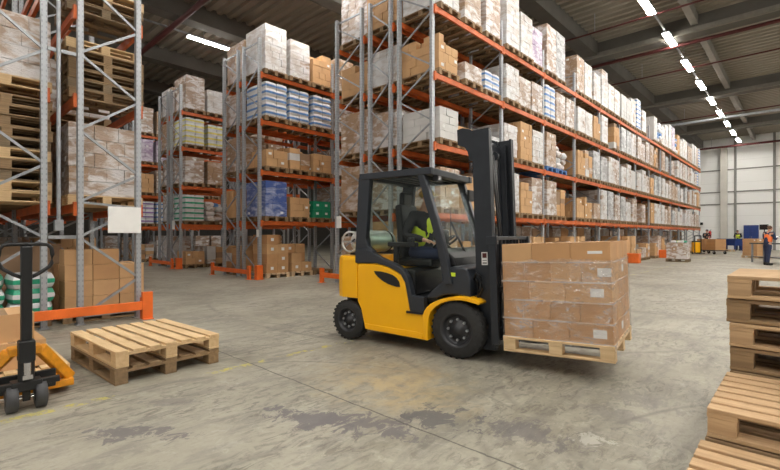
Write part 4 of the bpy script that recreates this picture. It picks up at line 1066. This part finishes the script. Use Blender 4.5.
person(p2, standing(.05), 'cl_black', 'cl_navy', None, None, 'cl_navy')
p3 = thing('person', 'distant worker in yellow high-visibility vest behind the blue workbench', 'person', (-4.0, 47.3, 0), R(-100))
person(p3, standing(.08), 'cl_black', 'cl_navy', 'hi_y', None, 'hair')

# ------------------------------------------------------------------ things down the aisle
put_pallet(-4.45, 25.3, .001, 0, 'dark pallet under the white wrapped cartons standing alone in the far aisle', None, 'wood_grey', .92, .76)
put_load('pink', .8, -4.45, 25.3, PH, 0, 'white wrapped carton load standing alone on the floor of the far aisle', None, 1, (.76, .92, .95))
m = MB()
for i in range(5): m.puff((-.2 + .1 * i, rnd.uniform(-.2, .2), .04), (.3, .25, .12), .4, ['bag_w', 'bag_g', 'bag_y', 'bag_w', 'bag_g'][i] if i else 'bag_w', None, 4)
o = m.build('loose_bags', loc=(-4.45, 25.3, PH + .78)); o['kind'] = 'stuff'; tag(o, 'small green and white bags heaped on the wrapped load in the far aisle', 'bags')
tr = thing('platform_trolley', 'low dark trolley holding two stacks of cartons, far down the aisle', 'trolley', (-4.6, 37.2, 0), R(-40))
MB().bb((-.8, -.5, .22), (.8, .5, .28), 'anth').build('deck', tr, bevel=.01)
for x in (-.65, .65):
    for y in (-.4, .4): MB().cyl((x, y - .03, .1), (x, y + .03, .1), .1, 'rubber', 16).bb((x - .02, y - .045, .1), (x + .02, y - .035, .22), 'galv').bb((x - .02, y + .035, .1), (x + .02, y + .045, .22), 'galv').build('wheel', tr)
tt = T(-4.6, 37.2, 0, R(-40))
k = 0
for x in (-.45, .40):
    for zz in range(3):
        carton_thing((x, 0, .281 + zz * .25), (.68, .8, .245), 'brown carton on the far trolley, %s stack, %s' % (['left', 'right'][x > 0], ['bottom', 'middle', 'top'][zz]), 'cartons on the far trolley', 'carton', 0, tt)
# yellow stacker truck
ys = thing('pallet_stacker', 'yellow pallet stacker parked at the far end of the long rack', 'pallet stacker', (-5.3, 36.2, 0), R(-60)); ys.scale = (.62, .62, .85)
MB().bb((-.35, -.38, .12), (.25, .38, .95), 'yellow').bb((-.38, -.36, .95), (.1, .36, 1.05), 'black').build('body', ys, bevel=.05)
MB().bb((.26, -.34, .08), (.34, -.26, 1.5), 'black').bb((.26, .26, .08), (.34, .34, 1.5), 'black').bb((.26, -.34, 1.42), (.34, .34, 1.5), 'black').build('mast', ys)
for s in (-1, 1): MB().bb((.34, s * .22 - .07, .05), (1.3, s * .22 + .07, .10), 'black').build('fork', ys); MB().cyl((-.1, s * .32, .11), (-.1, s * .39, .11), .11, 'rubber', 16).build('wheel', ys)
MB().tube([(-.35, 0, .9), (-.6, 0, 1.1), (-.65, -.12, 1.12), (-.65, .12, 1.12)], .02, 'black').build('tiller', ys)
# fire extinguisher on its stand
fe = thing('fire_extinguisher', 'red fire extinguisher on a stand near the end wall', 'fire extinguisher', (-5.9, 46.8, 0))
MB().lathe((0, 0, 1.05), (0, 0, 1), [(0, .09), (.02, .105), (.5, .105), (.57, .06), (.62, .035)], 'red', 18).build('cylinder', fe)
MB().bb((-.03, -.03, 0), (.03, .03, 1.05), 'red').cyl((0, 0, 0), (0, 0, .03), .2, 'red', 18).build('stand', fe)
MB().bar((-.02, 0, 1.7), (.12, 0, 1.75), .03, .03, 'black').tube([(.03, 0, 1.68), (.14, 0, 1.55), (.13, 0, 1.3)], .015, 'black').build('nozzle', fe)
o = MB().bb((-.2, -.12, -.12), (.2, .12, .12), 'black').bb((-.14, -.16, -.08), (.14, -.12, .08), 'screen').build('wall_heater', loc=(-6.9, 49.0, 2.35), bevel=.02)
o.location = (-7.0, YF - .22, 2.35); tag(o, 'small dark box fixed to the end wall left of the pale column', 'wall unit')
# blue bench machine
bb_ = thing('workbench', 'blue metal workbench near the end wall', 'workbench', (-4.3, 45.2, 0), R(-43))
MB().bb((-.85, -.4, .45), (.85, .4, .95), 'blue').build('cabinet', bb_, bevel=.02)
MB().bb((-.9, -.45, .95), (.9, .45, 1.0), 'blue').build('top', bb_, bevel=.01)
for x in (-.78, .78):
    for y in (-.34, .34): MB().bb((x - .04, y - .04, 0), (x + .04, y + .04, .45), 'blue').build('leg', bb_)
put_pallet(-4.6, 44.0, .001, R(-43), 'pale wooden pallet on the floor before the blue workbench', None, 'wood')
cb = thing('cabinet', 'tall dark blue cabinet against the end wall', 'cabinet', (-3.28, 49.2, 0))
MB().bb((-.5, -.3, .05), (.5, .3, 2.15), 'blue').build('body', cb, bevel=.02)
for s in (-1, 1): d_ = MB().bb((s * .02, -.325, .1), (s * .48, -.3, 2.1), 'blue').build('door', cb, bevel=.006); MB().bb((s * .06 - .015, -.35, 1.0), (s * .06 + .015, -.325, 1.2), 'chrome').build('handle', d_)
o = tag(MB().bb((-.3, -.3, 0), (.3, .3, .9), 'blue').bb((-.26, -.32, .1), (.26, -.3, .8), 'blue').build('blue_bin', loc=(-3.6, 47.5, 0), bevel=.02), 'blue bin before the dark blue cabinet', 'bin')
# carton pile before worker
pp_ = put_pallet(-1.95, 32.4, .001, R(-43), 'wooden pallet under the far carton pile left of the orange-vested worker', None, 'wood', 1.0, .85)
put_load('box', .95, -1.95, 32.4, PH, R(-43), 'pile of brown cartons on a pallet left of the orange-vested worker', None, 0, (.82, 1.05, 1))
# packing station behind the worker
pk = thing('packing_station', 'dark packing station with two monitors behind the orange-vested worker', 'packing station', (-.62, 26.5, 0), R(-43))
MB().bb((-1.4, -.35, .88), (1.2, .35, .93), 'anth').build('worktop', pk)
for x in (-1.3, 1.1):
    for y in (-.3, .3): MB().bb((x - .03, y - .03, 0), (x + .03, y + .03, .88), 'galv').build('leg', pk)
MB().bb((-1.3, -.3, .25), (1.1, .3, .28), 'anth').build('shelf', pk)
for x in (-1.12, .05):
    mo = MB().bb((x - .22, .1, 1.55), (x + .22, .14, 1.80), 'screen').build('monitor', pk, bevel=.006); MB().bb((x - .015, .13, .93), (x + .015, .16, 1.68), 'anth').build('monitor_arm', mo)
for i, (x, h, c_) in enumerate(((.25, .3, 'carton'), (.6, .22, 'carton_l'), (.3, .25, 'black'))):
    v = T(-.62, 26.5, 0, R(-43)); z = .931 if i < 2 else .281
    if i < 2: carton_thing((x, -.05, z), (.3, .3, h), ['larger', 'smaller'][i] + ' brown carton on the packing station worktop', None, c_, 0, v)
    else: tag(MB().bb((x - .2, -.2, z), (x + .2, .2, z + h), c_).build('printer', bevel=.02), 'black printer under the packing station worktop', 'printer').matrix_basis = v
# floor-level clutter at the rack front, far: orange totes
for i, y in enumerate((22.6, 29.0)):
    tag(MB().bb((-.28, -.2, 0), (.28, .2, .45), 'orange').build('storage_tote', loc=(-5.75, y, .001), bevel=.02), 'orange storage tote on the floor before the long rack, %s along the aisle' % ords[i], 'tote', 'orange totes')

# ------------------------------------------------------------------ light, camera
w = bpy.data.worlds.new('world'); bpy.context.scene.world = w; w.use_nodes = True
w.node_tree.nodes['Background'].inputs[0].default_value = (1.0, .97, .93, 1); w.node_tree.nodes['Background'].inputs[1].default_value = .42
cam = bpy.data.objects.new('camera', bpy.data.cameras.new('camera')); C.objects.link(cam)
cam.location = (0, 0, 1.3); cam.rotation_euler = (R(90), 0, R(YAW))
cam.data.sensor_width = 36; cam.data.lens = 440 / 780 * 36; cam.data.clip_end = 200
sc = bpy.context.scene; sc.camera = cam
sc.view_settings.view_transform = 'Standard'; sc.view_settings.look = 'None'; sc.view_settings.gamma = 1; sc.view_settings.use_curve_mapping = False
sc.view_settings.exposure = 0.08
cy = sc.cycles; cy.max_bounces = 6; cy.diffuse_bounces = 3; cy.glossy_bounces = 3; cy.transparent_max_bounces = 12; cy.sample_clamp_indirect = 6
cy.use_denoising = True
